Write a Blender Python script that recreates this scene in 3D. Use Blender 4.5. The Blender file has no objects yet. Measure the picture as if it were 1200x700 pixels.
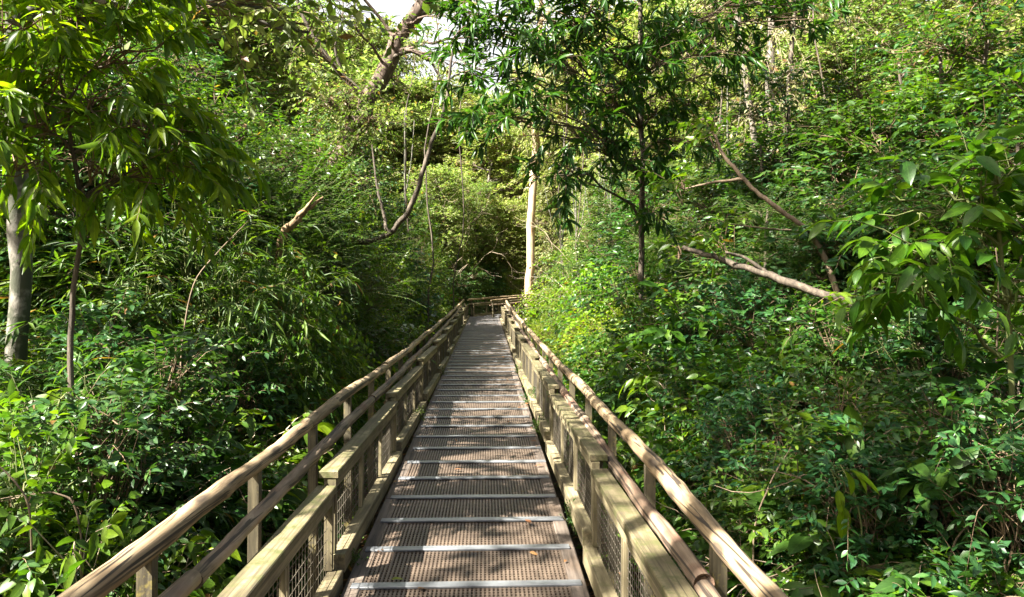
import bpy, math, random
import numpy as np
from mathutils import Vector, Matrix

R = math.radians
random.seed(7)
RNG = np.random.default_rng(11)
scene = bpy.context.scene
COL = scene.collection
F, CX, CY = 867.0, 600.0, 350.0          # focal length in photo pixels, picture centre
CZ = 2.3                                  # eye height above the forest floor datum
YAW = math.atan(30 / F)

# ------------------------------------------------------------------ helpers
def deck(y):
    return CZ - 1.6 + 0.0277 * max(-8.0, min(y, 33.0))

def hnoise(x, y):
    return (0.10 * math.sin(0.9 * x + 1.3 * math.sin(0.5 * y)) + 0.08 * math.sin(1.7 * y + 0.8 * x)
            + 0.05 * math.sin(2.9 * x - 1.1 * y))

def ground(x, y):
    g = deck(y) - 0.62
    d = x + 0.1
    if d > 0:
        g += 0.09 * max(0.0, d - 1.6)
    else:
        d = -d
        g += -0.10 * max(0.0, min(d, 6.0) - 1.2) + 0.12 * max(0.0, d - 9.0)
    g += 0.09 * max(0.0, y - 34) * 0.8
    w = min(1.0, max(0.0, abs(x + 0.1) - 0.8))
    return g + hnoise(x, y) * w

def W(px, py, Y):
    """the point at depth Y (metres along the boardwalk) on the sight line of a photo pixel"""
    a = (px - CX) / F
    dx = math.cos(YAW) * a + math.sin(YAW)
    dy = -math.sin(YAW) * a + math.cos(YAW)
    return Vector((dx / dy * Y, Y, CZ - (py - CY) / F / dy * Y))

def XA(px, Y):
    return W(px, 350, Y).x

LABELS = {}
def tag(o, label=None, cat=None, group=None, kind=None):
    if label:
        o['label'] = label
        LABELS.setdefault(label, []).append(o.name)
    if cat: o['category'] = cat
    if group: o['group'] = group
    if kind: o['kind'] = kind
    return o

def empty(name, loc=(0, 0, 0), rot=(0, 0, 0)):
    o = bpy.data.objects.new(name, None)
    o.empty_display_size = 0.1
    o.location = loc; o.rotation_euler = rot
    COL.objects.link(o)
    return o

def link(name, me, parent=None, loc=(0, 0, 0), rot=(0, 0, 0)):
    o = bpy.data.objects.new(name, me)
    o.location = loc; o.rotation_euler = rot
    COL.objects.link(o)
    if parent is not None: o.parent = parent
    return o

def copy_part(src, parent, loc=None, rot=None):
    c = src.copy(); COL.objects.link(c); c.parent = parent
    if loc is not None: c.location = loc
    if rot is not None: c.rotation_euler = rot
    return c

def copy_tree(o, parent=None):
    c = o.copy(); COL.objects.link(c); c.parent = parent
    for ch in list(o.children): copy_tree(ch, c)
    return c

class Geo:
    """collects quads with a material slot and a UV per vertex"""
    def __init__(s): s.v = []; s.q = []; s.m = []; s.u = []; s.n = 0
    def add(s, v, q, m=0, uv=None):
        v = np.asarray(v, dtype=np.float32).reshape(-1, 3); q = np.asarray(q, dtype=np.int32).reshape(-1, 4)
        s.v.append(v); s.q.append(q + s.n)
        s.m.append(np.full(len(q), m, np.int32))
        s.u.append(np.zeros((len(v), 2), np.float32) if uv is None else np.asarray(uv, np.float32).reshape(-1, 2))
        s.n += len(v)
    def box(s, x0, x1, y0, y1, z0, z1, m=0):
        v = [(x, y, z) for z in (z0, z1) for y in (y0, y1) for x in (x0, x1)]
        q = [(0, 2, 3, 1), (4, 5, 7, 6), (0, 1, 5, 4), (2, 6, 7, 3), (0, 4, 6, 2), (1, 3, 7, 5)]
        s.add(v, q, m)
    def tube(s, pts, rad, sides=8, m=0, cap=True, bump=0.0, vlen=0.0):
        pts = np.asarray(pts, float); K = len(pts)
        rad = np.broadcast_to(np.asarray(rad, float), (K,))
        t = np.gradient(pts, axis=0); t /= np.linalg.norm(t, axis=1)[:, None] + 1e-9
        ref = np.array([0, 0, 1.0]) if abs(t[:, 2]).mean() < 0.8 else np.array([0, 1.0, 0])
        a = np.cross(t, ref); a /= np.linalg.norm(a, axis=1)[:, None] + 1e-9
        b = np.cross(a, t)
        ang = np.linspace(0, 2 * np.pi, sides, endpoint=False)
        rr = rad[:, None] * (1 + bump * RNG.normal(size=(K, sides))) if bump else np.repeat(rad[:, None], sides, 1)
        v = pts[:, None, :] + rr[..., None] * (np.cos(ang)[None, :, None] * a[:, None, :] + np.sin(ang)[None, :, None] * b[:, None, :])
        i = np.arange(K - 1)[:, None] * sides; j = np.arange(sides)[None, :]; j2 = (j + 1) % sides
        q = np.stack([i + j, i + j2, i + sides + j2, i + sides + j], -1).reshape(-1, 4)
        L = np.concatenate([[0], np.cumsum(np.linalg.norm(np.diff(pts, axis=0), axis=1))]) + vlen
        uv = np.stack(np.broadcast_arrays((ang / (2 * np.pi))[None, :], L[:, None]), -1)
        s.add(v, q, m, uv)
        if cap:
            base = s.n - K * sides
            qq = []
            for st in (0, (K - 1) * sides):
                for k in range(1, sides - 2, 2):
                    qq.append((base + st, base + st + k, base + st + k + 1, base + st + k + 2))
                if sides % 2: pass
            s.q.append(np.array(qq, np.int32)); s.m.append(np.full(len(qq), m, np.int32))
    def twigs(s, P, rad, m=0):
        """many three-sided twigs at once: P (N,K,3), rad (N,K)"""
        N, K, _ = P.shape
        if N == 0: return
        d = P[:, -1] - P[:, 0]; d /= np.linalg.norm(d, axis=1)[:, None] + 1e-9
        ref = np.where(np.abs(d[:, 2:3]) < 0.9, np.array([[0, 0, 1.0]]), np.array([[1.0, 0, 0]]))
        a = np.cross(d, ref); a /= np.linalg.norm(a, axis=1)[:, None] + 1e-9
        b = np.cross(a, d)
        S = 3; ang = np.arange(S) * 2 * np.pi / S
        off = np.cos(ang)[None, :, None] * a[:, None, :] + np.sin(ang)[None, :, None] * b[:, None, :]
        v = P[:, :, None, :] + rad[:, :, None, None] * off[:, None, :, :]
        n = np.arange(N)[:, None, None] * K * S; i = np.arange(K - 1)[None, :, None] * S; j = np.arange(S)[None, None, :]; j2 = (j + 1) % S
        q = np.stack([n + i + j, n + i + j2, n + i + S + j2, n + i + S + j], -1).reshape(-1, 4)
        s.add(v, q, m)
    def leaves(s, tpl, base, axis, nrm, ln, wd, m=0):
        tv, tq, tu = tpl
        N = len(base)
        if N == 0: return
        axis = axis / (np.linalg.norm(axis, axis=1)[:, None] + 1e-9)
        side = np.cross(axis, nrm); side /= np.linalg.norm(side, axis=1)[:, None] + 1e-9
        nn = np.cross(side, axis)
        v = (base[:, None] + axis[:, None] * (tv[None, :, 0:1] * ln[:, None, None])
             + side[:, None] * (tv[None, :, 1:2] * wd[:, None, None])
             + nn[:, None] * (tv[None, :, 2:3] * ln[:, None, None]))
        q = (np.arange(N)[:, None, None] * len(tv) + tq[None]).reshape(-1, 4)
        s.add(v, q, m, np.tile(tu, (N, 1)))
    def mesh(s, name, mats, smooth=False):
        me = bpy.data.meshes.new(name)
        v = np.concatenate(s.v); q = np.concatenate(s.q); mi = np.concatenate(s.m); uv = np.concatenate(s.u)
        me.vertices.add(len(v)); me.vertices.foreach_set('co', v.ravel())
        me.loops.add(q.size); me.loops.foreach_set('vertex_index', q.ravel())
        me.polygons.add(len(q)); me.polygons.foreach_set('loop_start', np.arange(0, q.size, 4, dtype=np.int32))
        me.polygons.foreach_set('material_index', mi)
        me.polygons.foreach_set('use_smooth', np.full(len(q), smooth, bool))
        ul = me.uv_layers.new(name='uv'); ul.data.foreach_set('uv', uv[q.ravel()].ravel())
        for m in mats: me.materials.append(m)
        me.update(calc_edges=True)
        return me

# ------------------------------------------------------------------ materials
def newmat(name):
    m = bpy.data.materials.new(name); m.use_nodes = True
    nt = m.node_tree; nt.nodes.clear()
    out = nt.nodes.new('ShaderNodeOutputMaterial')
    return m, nt, out

def N(nt, t, **kw):
    n = nt.nodes.new(t)
    for k, v in kw.items():
        if k.startswith('_'): setattr(n, k[1:], v)
        else: n.inputs[k.replace('__', ' ')].default_value = v
    return n

def ramp(nt, fac, stops):
    r = nt.nodes.new('ShaderNodeValToRGB')
    e = r.color_ramp.elements
    while len(e) < len(stops): e.new(0.5)
    for el, (p, c) in zip(e, stops):
        el.position = p; el.color = (*c, 1) if len(c) == 3 else c
    nt.links.new(fac, r.inputs[0])
    return r.outputs[0]

def mixc(nt, fac, a, b, mode='MIX'):
    n = nt.nodes.new('ShaderNodeMix'); n.data_type = 'RGBA'; n.blend_type = mode
    for sock, val in ((n.inputs[0], fac), (n.inputs[6], a), (n.inputs[7], b)):
        if isinstance(val, (int, float)): sock.default_value = val
        elif isinstance(val, tuple): sock.default_value = (*val, 1)
        else: nt.links.new(val, sock)
    return n.outputs[2]

def leaf_mat(name, cols, rough=0.42, trans=0.38, tcol=None, vein=True, dead=0.0, spec=0.32):
    """glossy translucent leaf; every leaf of a mesh takes its own tint"""
    m, nt, out = newmat(name)
    L = nt.links
    geo = nt.nodes.new('ShaderNodeNewGeometry'); oi = nt.nodes.new('ShaderNodeObjectInfo')
    st = [(i / max(1, len(cols) - 1), c) for i, c in enumerate(cols)]
    c = ramp(nt, geo.outputs['Random Per Island'], st)
    if dead:
        wn = N(nt, 'ShaderNodeTexWhiteNoise', _noise_dimensions='1D'); L.new(geo.outputs['Random Per Island'], wn.inputs['W'])
        mk = nt.nodes.new('ShaderNodeMath'); mk.operation = 'LESS_THAN'; mk.inputs[1].default_value = dead; L.new(wn.outputs['Value'], mk.inputs[0])
        c = mixc(nt, mk.outputs[0], c, (0.15, 0.10, 0.04))
    hs = nt.nodes.new('ShaderNodeHueSaturation')
    mr = nt.nodes.new('ShaderNodeMapRange'); mr.inputs[3].default_value = 0.475; mr.inputs[4].default_value = 0.510
    L.new(oi.outputs['Random'], mr.inputs[0]); L.new(mr.outputs[0], hs.inputs['Hue'])
    L.new(c, hs.inputs['Color']); hs.inputs['Saturation'].default_value = 1.12; c = hs.outputs[0]
    if vein:
        uv = nt.nodes.new('ShaderNodeUVMap'); sp = nt.nodes.new('ShaderNodeSeparateXYZ'); L.new(uv.outputs[0], sp.inputs[0])
        ab = nt.nodes.new('ShaderNodeMath'); ab.operation = 'ABSOLUTE'; L.new(sp.outputs[1], ab.inputs[0])
        mid = ramp(nt, ab.outputs[0], [(0.0, (1, 1, 1)), (0.07, (0, 0, 0))])
        mu = nt.nodes.new('ShaderNodeMath'); mu.operation = 'MULTIPLY_ADD'; mu.inputs[1].default_value = -0.35
        L.new(ab.outputs[0], mu.inputs[0]); L.new(sp.outputs[0], mu.inputs[2])
        wv = nt.nodes.new('ShaderNodeMath'); wv.operation = 'MULTIPLY'; wv.inputs[1].default_value = 55.0; L.new(mu.outputs[0], wv.inputs[0])
        sn = nt.nodes.new('ShaderNodeMath'); sn.operation = 'SINE'; L.new(wv.outputs[0], sn.inputs[0])
        sv = ramp(nt, sn.outputs[0], [(0.82, (0, 0, 0)), (1.0, (0.45, 0.45, 0.45))])
        tot = mixc(nt, 1.0, mid, sv, 'LIGHTEN')
        lite = mixc(nt, 1.0, c, (1.7, 1.55, 1.6), 'MULTIPLY')
        c = mixc(nt, tot, c, lite)
    tco = nt.nodes.new('ShaderNodeTexCoord'); bn = N(nt, 'ShaderNodeTexNoise', Scale=38.0, Detail=3.0); L.new(tco.outputs['Object'], bn.inputs[0])
    c = mixc(nt, 1.0, c, ramp(nt, bn.outputs[0], [(0.30, (0.72, 0.68, 0.62)), (0.5, (1, 1, 1)), (0.72, (1.18, 1.12, 1.0))]), 'MULTIPLY')
    p = N(nt, 'ShaderNodeBsdfPrincipled', Roughness=rough)
    p.inputs['Specular IOR Level'].default_value = spec
    L.new(c, p.inputs['Base Color'])
    tr = nt.nodes.new('ShaderNodeBsdfTranslucent')
    tc = mixc(nt, 1.0, c, tcol or (2.0, 2.0, 0.65), 'MULTIPLY')
    L.new(tc, tr.inputs['Color'])
    mx = nt.nodes.new('ShaderNodeMixShader'); mx.inputs[0].default_value = trans
    L.new(p.outputs[0], mx.inputs[1]); L.new(tr.outputs[0], mx.inputs[2]); L.new(mx.outputs[0], out.inputs[0])
    return m

def wood_mat(name, dark, mid, light, moss=0.0, mosscol=(0.10, 0.12, 0.03), stretch=(26, 1.6, 26), crack=0.5, rough=0.75, stain=None):
    """weathered timber with its grain along local Y"""
    m, nt, out = newmat(name); L = nt.links
    tc = nt.nodes.new('ShaderNodeTexCoord'); oi = nt.nodes.new('ShaderNodeObjectInfo')
    va = nt.nodes.new('ShaderNodeVectorMath'); va.operation = 'MULTIPLY_ADD'
    L.new(oi.outputs['Random'], va.inputs[0]); va.inputs[1].default_value = (13, 29, 17); L.new(tc.outputs['Object'], va.inputs[2])
    mp = N(nt, 'ShaderNodeMapping', Scale=stretch); L.new(va.outputs[0], mp.inputs[0])
    n1 = N(nt, 'ShaderNodeTexNoise', Scale=1.0, Detail=6.0, Roughness=0.65, Distortion=0.6); L.new(mp.outputs[0], n1.inputs[0])
    n2 = N(nt, 'ShaderNodeTexNoise', Scale=3.0, Detail=4.0); L.new(va.outputs[0], n2.inputs[0])
    n3 = N(nt, 'ShaderNodeTexNoise', Scale=11.0, Detail=5.0, Roughness=0.7); L.new(va.outputs[0], n3.inputs[0])
    c = ramp(nt, n1.outputs[0], [(0.30, dark), (0.47, mid), (0.66, light)])
    b = ramp(nt, n2.outputs[0], [(0.35, (0.62, 0.60, 0.58)), (0.62, (1.1, 1.1, 1.1))])
    c = mixc(nt, 1.0, c, b, 'MULTIPLY')
    if stain:
        sk = ramp(nt, n2.outputs[0], [(0.50, (0, 0, 0)), (0.64, (1, 1, 1))])
        c = mixc(nt, sk, c, mixc(nt, 1.0, c, stain, 'MULTIPLY'))
    if crack:
        mp2 = N(nt, 'ShaderNodeMapping', Scale=(stretch[0] * 1.6, stretch[1] * 0.55, stretch[2] * 1.6)); L.new(va.outputs[0], mp2.inputs[0])
        n4 = N(nt, 'ShaderNodeTexNoise', Scale=1.0, Detail=3.0, Distortion=1.2); L.new(mp2.outputs[0], n4.inputs[0])
        ck = ramp(nt, n4.outputs[0], [(0.39, (1, 1, 1)), (0.45, (0, 0, 0))])
        cm = nt.nodes.new('ShaderNodeMath'); cm.operation = 'MULTIPLY'; cm.inputs[1].default_value = crack; L.new(ck, cm.inputs[0])
        c = mixc(nt, cm.outputs[0], c, (0.02, 0.014, 0.01))
    if stain and crack > .8:
        mp3 = N(nt, 'ShaderNodeMapping', Scale=(7, 2.2, 7)); L.new(va.outputs[0], mp3.inputs[0])
        vo = N(nt, 'ShaderNodeTexVoronoi', Scale=1.0); L.new(mp3.outputs[0], vo.inputs['Vector'])
        c = mixc(nt, ramp(nt, vo.outputs['Distance'], [(0.10, (.85, .85, .85)), (0.20, (0, 0, 0))]), c, (0.035, 0.024, 0.017))
    if moss:
        mk = ramp(nt, n3.outputs[0], [(0.66 - moss * 0.3, (0, 0, 0)), (0.82 - moss * 0.2, (1, 1, 1))])
        c = mixc(nt, mk, c, mosscol)
    p = N(nt, 'ShaderNodeBsdfPrincipled', Roughness=rough); L.new(c, p.inputs['Base Color'])
    bp = N(nt, 'ShaderNodeBump', Strength=0.45, Distance=0.006); L.new(n1.outputs[0], bp.inputs['Height']); L.new(bp.outputs[0], p.inputs['Normal'])
    L.new(p.outputs[0], out.inputs[0])
    return m

def bark_mat(name, stops, scale=(7, 0.9), blotch=None, blotchpos=0.55, bump=0.5):
    m, nt, out = newmat(name); L = nt.links
    uv = nt.nodes.new('ShaderNodeTexCoord')
    mp = N(nt, 'ShaderNodeMapping', Scale=(scale[0], scale[0], scale[1])); L.new(uv.outputs['Object'], mp.inputs[0])
    n1 = N(nt, 'ShaderNodeTexNoise', Scale=3.0, Detail=7.0, Roughness=0.7, Distortion=0.4); L.new(mp.outputs[0], n1.inputs[0])
    c = ramp(nt, n1.outputs[0], stops)
    if blotch:
        n2 = N(nt, 'ShaderNodeTexNoise', Scale=5.0, Detail=4.0, Roughness=0.6); L.new(uv.outputs['Object'], n2.inputs[0])
        c = mixc(nt, ramp(nt, n2.outputs[0], [(blotchpos - 0.04, (0, 0, 0)), (blotchpos + 0.04, (1, 1, 1))]), c, blotch)
    p = N(nt, 'ShaderNodeBsdfPrincipled', Roughness=0.85); L.new(c, p.inputs['Base Color'])
    bp = N(nt, 'ShaderNodeBump', Strength=bump, Distance=0.03); L.new(n1.outputs[0], bp.inputs['Height']); L.new(bp.outputs[0], p.inputs['Normal'])
    L.new(p.outputs[0], out.inputs[0])
    return m

def metal_mat(name, a, b, metallic=0.0, rough=0.5, scale=20):
    m, nt, out = newmat(name); L = nt.links
    tc = nt.nodes.new('ShaderNodeTexCoord'); oi = nt.nodes.new('ShaderNodeObjectInfo')
    va = nt.nodes.new('ShaderNodeVectorMath'); va.operation = 'MULTIPLY_ADD'
    L.new(oi.outputs['Random'], va.inputs[0]); va.inputs[1].default_value = (13, 29, 17); L.new(tc.outputs['Object'], va.inputs[2])
    n1 = N(nt, 'ShaderNodeTexNoise', Scale=scale, Detail=6.0, Roughness=0.7); L.new(va.outputs[0], n1.inputs[0])
    n2 = N(nt, 'ShaderNodeTexNoise', Scale=scale * 0.16, Detail=3.0); L.new(va.outputs[0], n2.inputs[0])
    ad = nt.nodes.new('ShaderNodeMath'); ad.operation = 'ADD'; L.new(n1.outputs[0], ad.inputs[0]); L.new(n2.outputs[0], ad.inputs[1])
    hf = nt.nodes.new('ShaderNodeMath'); hf.operation = 'MULTIPLY'; hf.inputs[1].default_value = 0.5; L.new(ad.outputs[0], hf.inputs[0])
    c = ramp(nt, hf.outputs[0], [(0.36, a), (0.64, b)])
    p = N(nt, 'ShaderNodeBsdfPrincipled', Roughness=rough, Metallic=metallic); L.new(c, p.inputs['Base Color'])
    L.new(p.outputs[0], out.inputs[0])
    return m

M = {}
M['log_tan'] = wood_mat('log_tan', (0.08, 0.055, 0.03), (0.30, 0.22, 0.125), (0.49, 0.385, 0.235), crack=0.95, stain=(0.66, 0.61, 0.58))
M['log_red'] = wood_mat('log_red', (0.06, 0.042, 0.029), (0.205, 0.15, 0.10), (0.36, 0.285, 0.20), crack=0.9, stain=(0.66, 0.46, 0.42))
M['cap'] = wood_mat('cap', (0.055, 0.045, 0.022), (0.13, 0.108, 0.055), (0.22, 0.185, 0.105), moss=0.72, mosscol=(0.065, 0.072, 0.018), crack=0.5)
M['frame'] = wood_mat('frame', (0.08, 0.066, 0.036), (0.19, 0.16, 0.09), (0.31, 0.265, 0.155), moss=0.4, mosscol=(0.12, 0.12, 0.04), crack=0.35)
M['stile'] = wood_mat('stile', (0.08, 0.066, 0.036), (0.19, 0.16, 0.09), (0.31, 0.265, 0.155), moss=0.4, mosscol=(0.12, 0.12, 0.04), crack=0.3, stretch=(26, 26, 1.6))
M['post'] = wood_mat('post', (0.04, 0.034, 0.02), (0.10, 0.085, 0.05), (0.20, 0.17, 0.10), moss=0.35, mosscol=(0.30, 0.24, 0.05), crack=0.3, stretch=(26, 26, 1.6))
M['edge'] = wood_mat('edge', (0.04, 0.031, 0.025), (0.098, 0.078, 0.062), (0.185, 0.15, 0.12), crack=0.6, stain=(0.8, 0.72, 0.64))
M['grating'] = metal_mat('grating', (0.030, 0.021, 0.015), (0.128, 0.094, 0.068), rough=0.5, scale=26)
M['strip'] = metal_mat('strip', (0.13, 0.14, 0.15), (0.27, 0.285, 0.30), metallic=0.5, rough=0.36, scale=14)
M['wire'] = metal_mat('wire', (0.09, 0.078, 0.058), (0.22, 0.195, 0.15), metallic=0.5, rough=0.5)
M['joist'] = wood_mat('joist', (0.04, 0.03, 0.02), (0.10, 0.075, 0.05), (0.16, 0.12, 0.08))
M['bark_brown'] = bark_mat('bark_brown', [(0.32, (0.02, 0.015, 0.01)), (0.5, (0.075, 0.058, 0.04)), (0.68, (0.17, 0.14, 0.10))])
M['bark_red'] = bark_mat('bark_red', [(0.32, (0.022, 0.014, 0.009)), (0.5, (0.085, 0.055, 0.038)), (0.68, (0.20, 0.155, 0.115))])
M['bark_pale'] = bark_mat('bark_pale', [(0.3, (0.24, 0.11, 0.045)), (0.45, (0.42, 0.29, 0.17)), (0.62, (0.56, 0.46, 0.33))], scale=(5, 0.5), bump=0.25)
M['bark_white'] = bark_mat('bark_white', [(0.3, (0.05, 0.045, 0.036)), (0.5, (0.15, 0.138, 0.11)), (0.7, (0.29, 0.27, 0.23))], scale=(7, 4), blotch=(0.05, 0.055, 0.032), blotchpos=0.47, bump=0.3)
M['bark_grey'] = bark_mat('bark_grey', [(0.32, (0.045, 0.04, 0.03)), (0.5, (0.14, 0.12, 0.095)), (0.68, (0.27, 0.24, 0.19))])
M['bark_tan'] = bark_mat('bark_tan', [(0.32, (0.08, 0.042, 0.018)), (0.5, (0.19, 0.125, 0.06)), (0.68, (0.33, 0.245, 0.14))])
M['twig_mid'] = bark_mat('twig_mid', [(0.35, (0.09, 0.062, 0.038)), (0.65, (0.25, 0.185, 0.12))], bump=0.1)
M['twig'] = bark_mat('twig', [(0.35, (0.07, 0.045, 0.025)), (0.65, (0.22, 0.15, 0.085))], bump=0.1)
M['twig_pale'] = bark_mat('twig_pale', [(0.35, (0.22, 0.16, 0.10)), (0.65, (0.48, 0.40, 0.29))], bump=0.1)
M['twig_green'] = bark_mat('twig_green', [(0.35, (0.07, 0.09, 0.025)), (0.65, (0.15, 0.17, 0.05))], bump=0.1)

M['l_dark'] = leaf_mat('l_dark', [(0.022, 0.058, 0.016), (0.035, 0.085, 0.020), (0.055, 0.115, 0.022)], rough=0.36, trans=0.30)
M['l_blue'] = leaf_mat('l_blue', [(0.022, 0.062, 0.026), (0.034, 0.086, 0.032), (0.05, 0.11, 0.032)], rough=0.36, trans=0.28)
M['l_mid'] = leaf_mat('l_mid', [(0.030, 0.075, 0.016), (0.055, 0.12, 0.020), (0.095, 0.17, 0.026)], rough=0.40, trans=0.36, dead=0.012)
M['l_lime'] = leaf_mat('l_lime', [(0.06, 0.13, 0.020), (0.10, 0.18, 0.026), (0.17, 0.24, 0.036)], rough=0.42, trans=0.40, dead=0.02)
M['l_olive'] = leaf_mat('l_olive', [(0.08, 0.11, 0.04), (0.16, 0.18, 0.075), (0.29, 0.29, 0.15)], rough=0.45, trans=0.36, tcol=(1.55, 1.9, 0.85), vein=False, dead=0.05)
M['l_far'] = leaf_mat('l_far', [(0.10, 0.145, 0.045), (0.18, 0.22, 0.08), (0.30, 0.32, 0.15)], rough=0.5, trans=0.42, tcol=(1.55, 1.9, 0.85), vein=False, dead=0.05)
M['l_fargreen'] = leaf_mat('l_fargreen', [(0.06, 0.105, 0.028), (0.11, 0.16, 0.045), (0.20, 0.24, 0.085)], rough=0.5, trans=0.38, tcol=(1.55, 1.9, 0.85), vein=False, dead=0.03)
M['l_bamboo'] = leaf_mat('l_bamboo', [(0.026, 0.066, 0.017), (0.045, 0.098, 0.02), (0.085, 0.14, 0.028)], rough=0.5, trans=0.34, vein=False, dead=0.03)
M['l_yellow'] = leaf_mat('l_yellow', [(0.11, 0.18, 0.022), (0.15, 0.215, 0.03)], rough=0.4, trans=0.45, tcol=(1.7, 1.7, 0.6))
M['l_mix'] = leaf_mat('l_mix', [(0.035, 0.085, 0.018), (0.06, 0.125, 0.022), (0.11, 0.18, 0.03)], rough=0.36, trans=0.40)
M['l_bright'] = leaf_mat('l_bright', [(0.045, 0.11, 0.018), (0.075, 0.155, 0.022), (0.13, 0.21, 0.03)], rough=0.36, trans=0.52)
M['l_dead'] = leaf_mat('l_dead', [(0.10, 0.06, 0.03), (0.24, 0.15, 0.07)], rough=0.7, trans=0.15, tcol=(1.2, 1.1, 0.8))

# ground
def ground_mat():
    m, nt, out = newmat('forest_soil'); L = nt.links
    tc = nt.nodes.new('ShaderNodeTexCoord')
    n1 = N(nt, 'ShaderNodeTexNoise', Scale=9.0, Detail=8.0, Roughness=0.75); L.new(tc.outputs['Object'], n1.inputs[0])
    n2 = N(nt, 'ShaderNodeTexVoronoi', Scale=22.0); L.new(tc.outputs['Object'], n2.inputs['Vector'])
    c = ramp(nt, n1.outputs[0], [(0.3, (0.018, 0.012, 0.007)), (0.5, (0.05, 0.034, 0.02)), (0.7, (0.11, 0.075, 0.042))])
    d = ramp(nt, n2.outputs['Color'], [(0.1, (0.7, 0.7, 0.7)), (0.9, (1.3, 1.2, 1.0))])
    c = mixc(nt, 1.0, c, d, 'MULTIPLY')
    p = N(nt, 'ShaderNodeBsdfPrincipled', Roughness=0.9); L.new(c, p.inputs['Base Color'])
    bp = N(nt, 'ShaderNodeBump', Strength=0.7, Distance=0.04); L.new(n1.outputs[0], bp.inputs['Height']); L.new(bp.outputs[0], p.inputs['Normal'])
    L.new(p.outputs[0], out.inputs[0])
    return m
M['soil'] = ground_mat()

# ------------------------------------------------------------------ the setting
def build_ground():
    xs = np.concatenate([np.linspace(-900, -30, 14), np.arange(-29, 29.01, 0.5), np.linspace(30, 900, 14)])
    ys = np.concatenate([np.linspace(-600, -10, 10), np.arange(-9, 70.01, 0.5), np.linspace(72, 900, 16)])
    nx, ny = len(xs), len(ys)
    v = np.array([(x, y, ground(max(-40, min(40, x)), max(-12, min(75, y)))) for y in ys for x in xs])
    i = np.arange(ny - 1)[:, None] * nx; j = np.arange(nx - 1)[None, :]
    q = np.stack([i + j, i + j + 1, i + nx + j + 1, i + nx + j], -1).reshape(-1, 4)
    g = Geo(); g.add(v, q)
    o = link('forest_floor', g.mesh('forest_floor', [M['soil']], True)); tag(o, kind='structure')
build_ground()

# ------------------------------------------------------------------ boardwalk deck
SLOPE = math.atan(0.0277)
DW, DC = 1.255, -0.1075                       # deck width, centre line
PITCH = 0.516
def grating_mesh():
    g = Geo(); w = 1.075; l = 0.456; n = 49
    for i in range(n):
        x = -w / 2 + w * i / (n - 1)
        g.box(x - 0.0058, x + 0.0058, -l / 2, l / 2, -0.030, 0.0)
    k = 15
    for i in range(k):
        y = -l / 2 + 0.006 + (l - 0.012) * i / (k - 1)
        g.box(-w / 2, w / 2, y - 0.0045, y + 0.0045, -0.027, -0.0025)
    return g.mesh('mesh_grating', [M['grating']])
def box_mesh(name, sx, sy, sz, mat, bev=0.004):
    """box centred in x and y whose top lies at 0, edges chamfered"""
    g = Geo(); x, y = sx / 2, sy / 2; b = bev
    rings = [(x - b, y - b, 0), (x, y, -b), (x, y, -sz)]
    v = [(sx_ * rx, sy_ * ry, z) for rx, ry, z in rings for sx_, sy_ in ((-1, -1), (1, -1), (1, 1), (-1, 1))]
    q = [(0, 1, 2, 3), (11, 10, 9, 8)]
    for r in (0, 4):
        for k in range(4): q.append((r + 4 + k, r + 4 + (k + 1) % 4, r + (k + 1) % 4, r + k))
    g.add(v, q)
    return g.mesh(name, [mat])
GRATING = grating_mesh()
STRIP = box_mesh('cross_strip', 1.20, 0.060, 0.012, M['strip'], 0.003)
EDGE = box_mesh('edge_board', 0.088, PITCH * 2 - 0.012, 0.05, M['edge'], 0.006)
def boardwalk(name, label, origin, heading, slope, y0, count, joist_h=0.0):
    t = empty(name, origin, (slope, 0, heading)); tag(t, label, 'boardwalk')
    rr = random.Random(name)
    for i in range(count):
        yc = y0 + PITCH * i
        link('mesh_grating', GRATING, t, (0, yc, -0.004 + rr.uniform(-.002, .002)), (rr.uniform(-.004, .004), rr.uniform(-.004, .004), 0))
        link('cross_strip', STRIP, t, (0.012 + rr.uniform(-.012, .012), yc - PITCH / 2, 0.010 + rr.uniform(0, .003)), (0, 0, rr.uniform(-.006, .006)))
    for i in range(count // 2):
        for s in (-1, 1):
            link('edge_board', EDGE, t, (s * (DW / 2 - 0.042 + rr.uniform(-.003, .003)), y0 + PITCH * (2 * i + 0.5), rr.uniform(-.003, .003)), (0, rr.uniform(-.012, .012), rr.uniform(-.004, .004)))
    L = PITCH * count
    for s in (-1, 0, 1):
        g = Geo(); g.box(-0.045, 0.045, 0, L, -0.15, 0)
        link('bearer', g.mesh('bearer', [M['joist']]), t, (s * 0.54, y0 - PITCH / 2, -0.056))
    return t
# first cross bar of the photograph stands 3.81 m ahead
Y0 = 3.86 + PITCH / 2 - 9 * PITCH
BW = boardwalk('boardwalk', 'long straight boardwalk deck of brown metal grating with pale cross bars', (DC, 0, deck(0)), 0, SLOPE, Y0, 61)
H2 = -R(38)
P2 = Vector((DC + 0.30, 31.35, deck(30.9) + 0.002))
BW2 = boardwalk('boardwalk', 'short far stretch of boardwalk deck turning right beyond the bend', P2, H2, R(3.0), 0.0, 16)
# triangular infill at the bend belongs to the far deck
g = Geo(); g.add([(-1.02, -0.62, -0.012), (0.62, -0.62, -0.012), (0.62, -0.26, -0.012), (-0.62, -0.26, -0.012)], [(0, 1, 2, 3)])
link('bend_plate', g.mesh('bend_plate', [M['edge']]), BW2)

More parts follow.
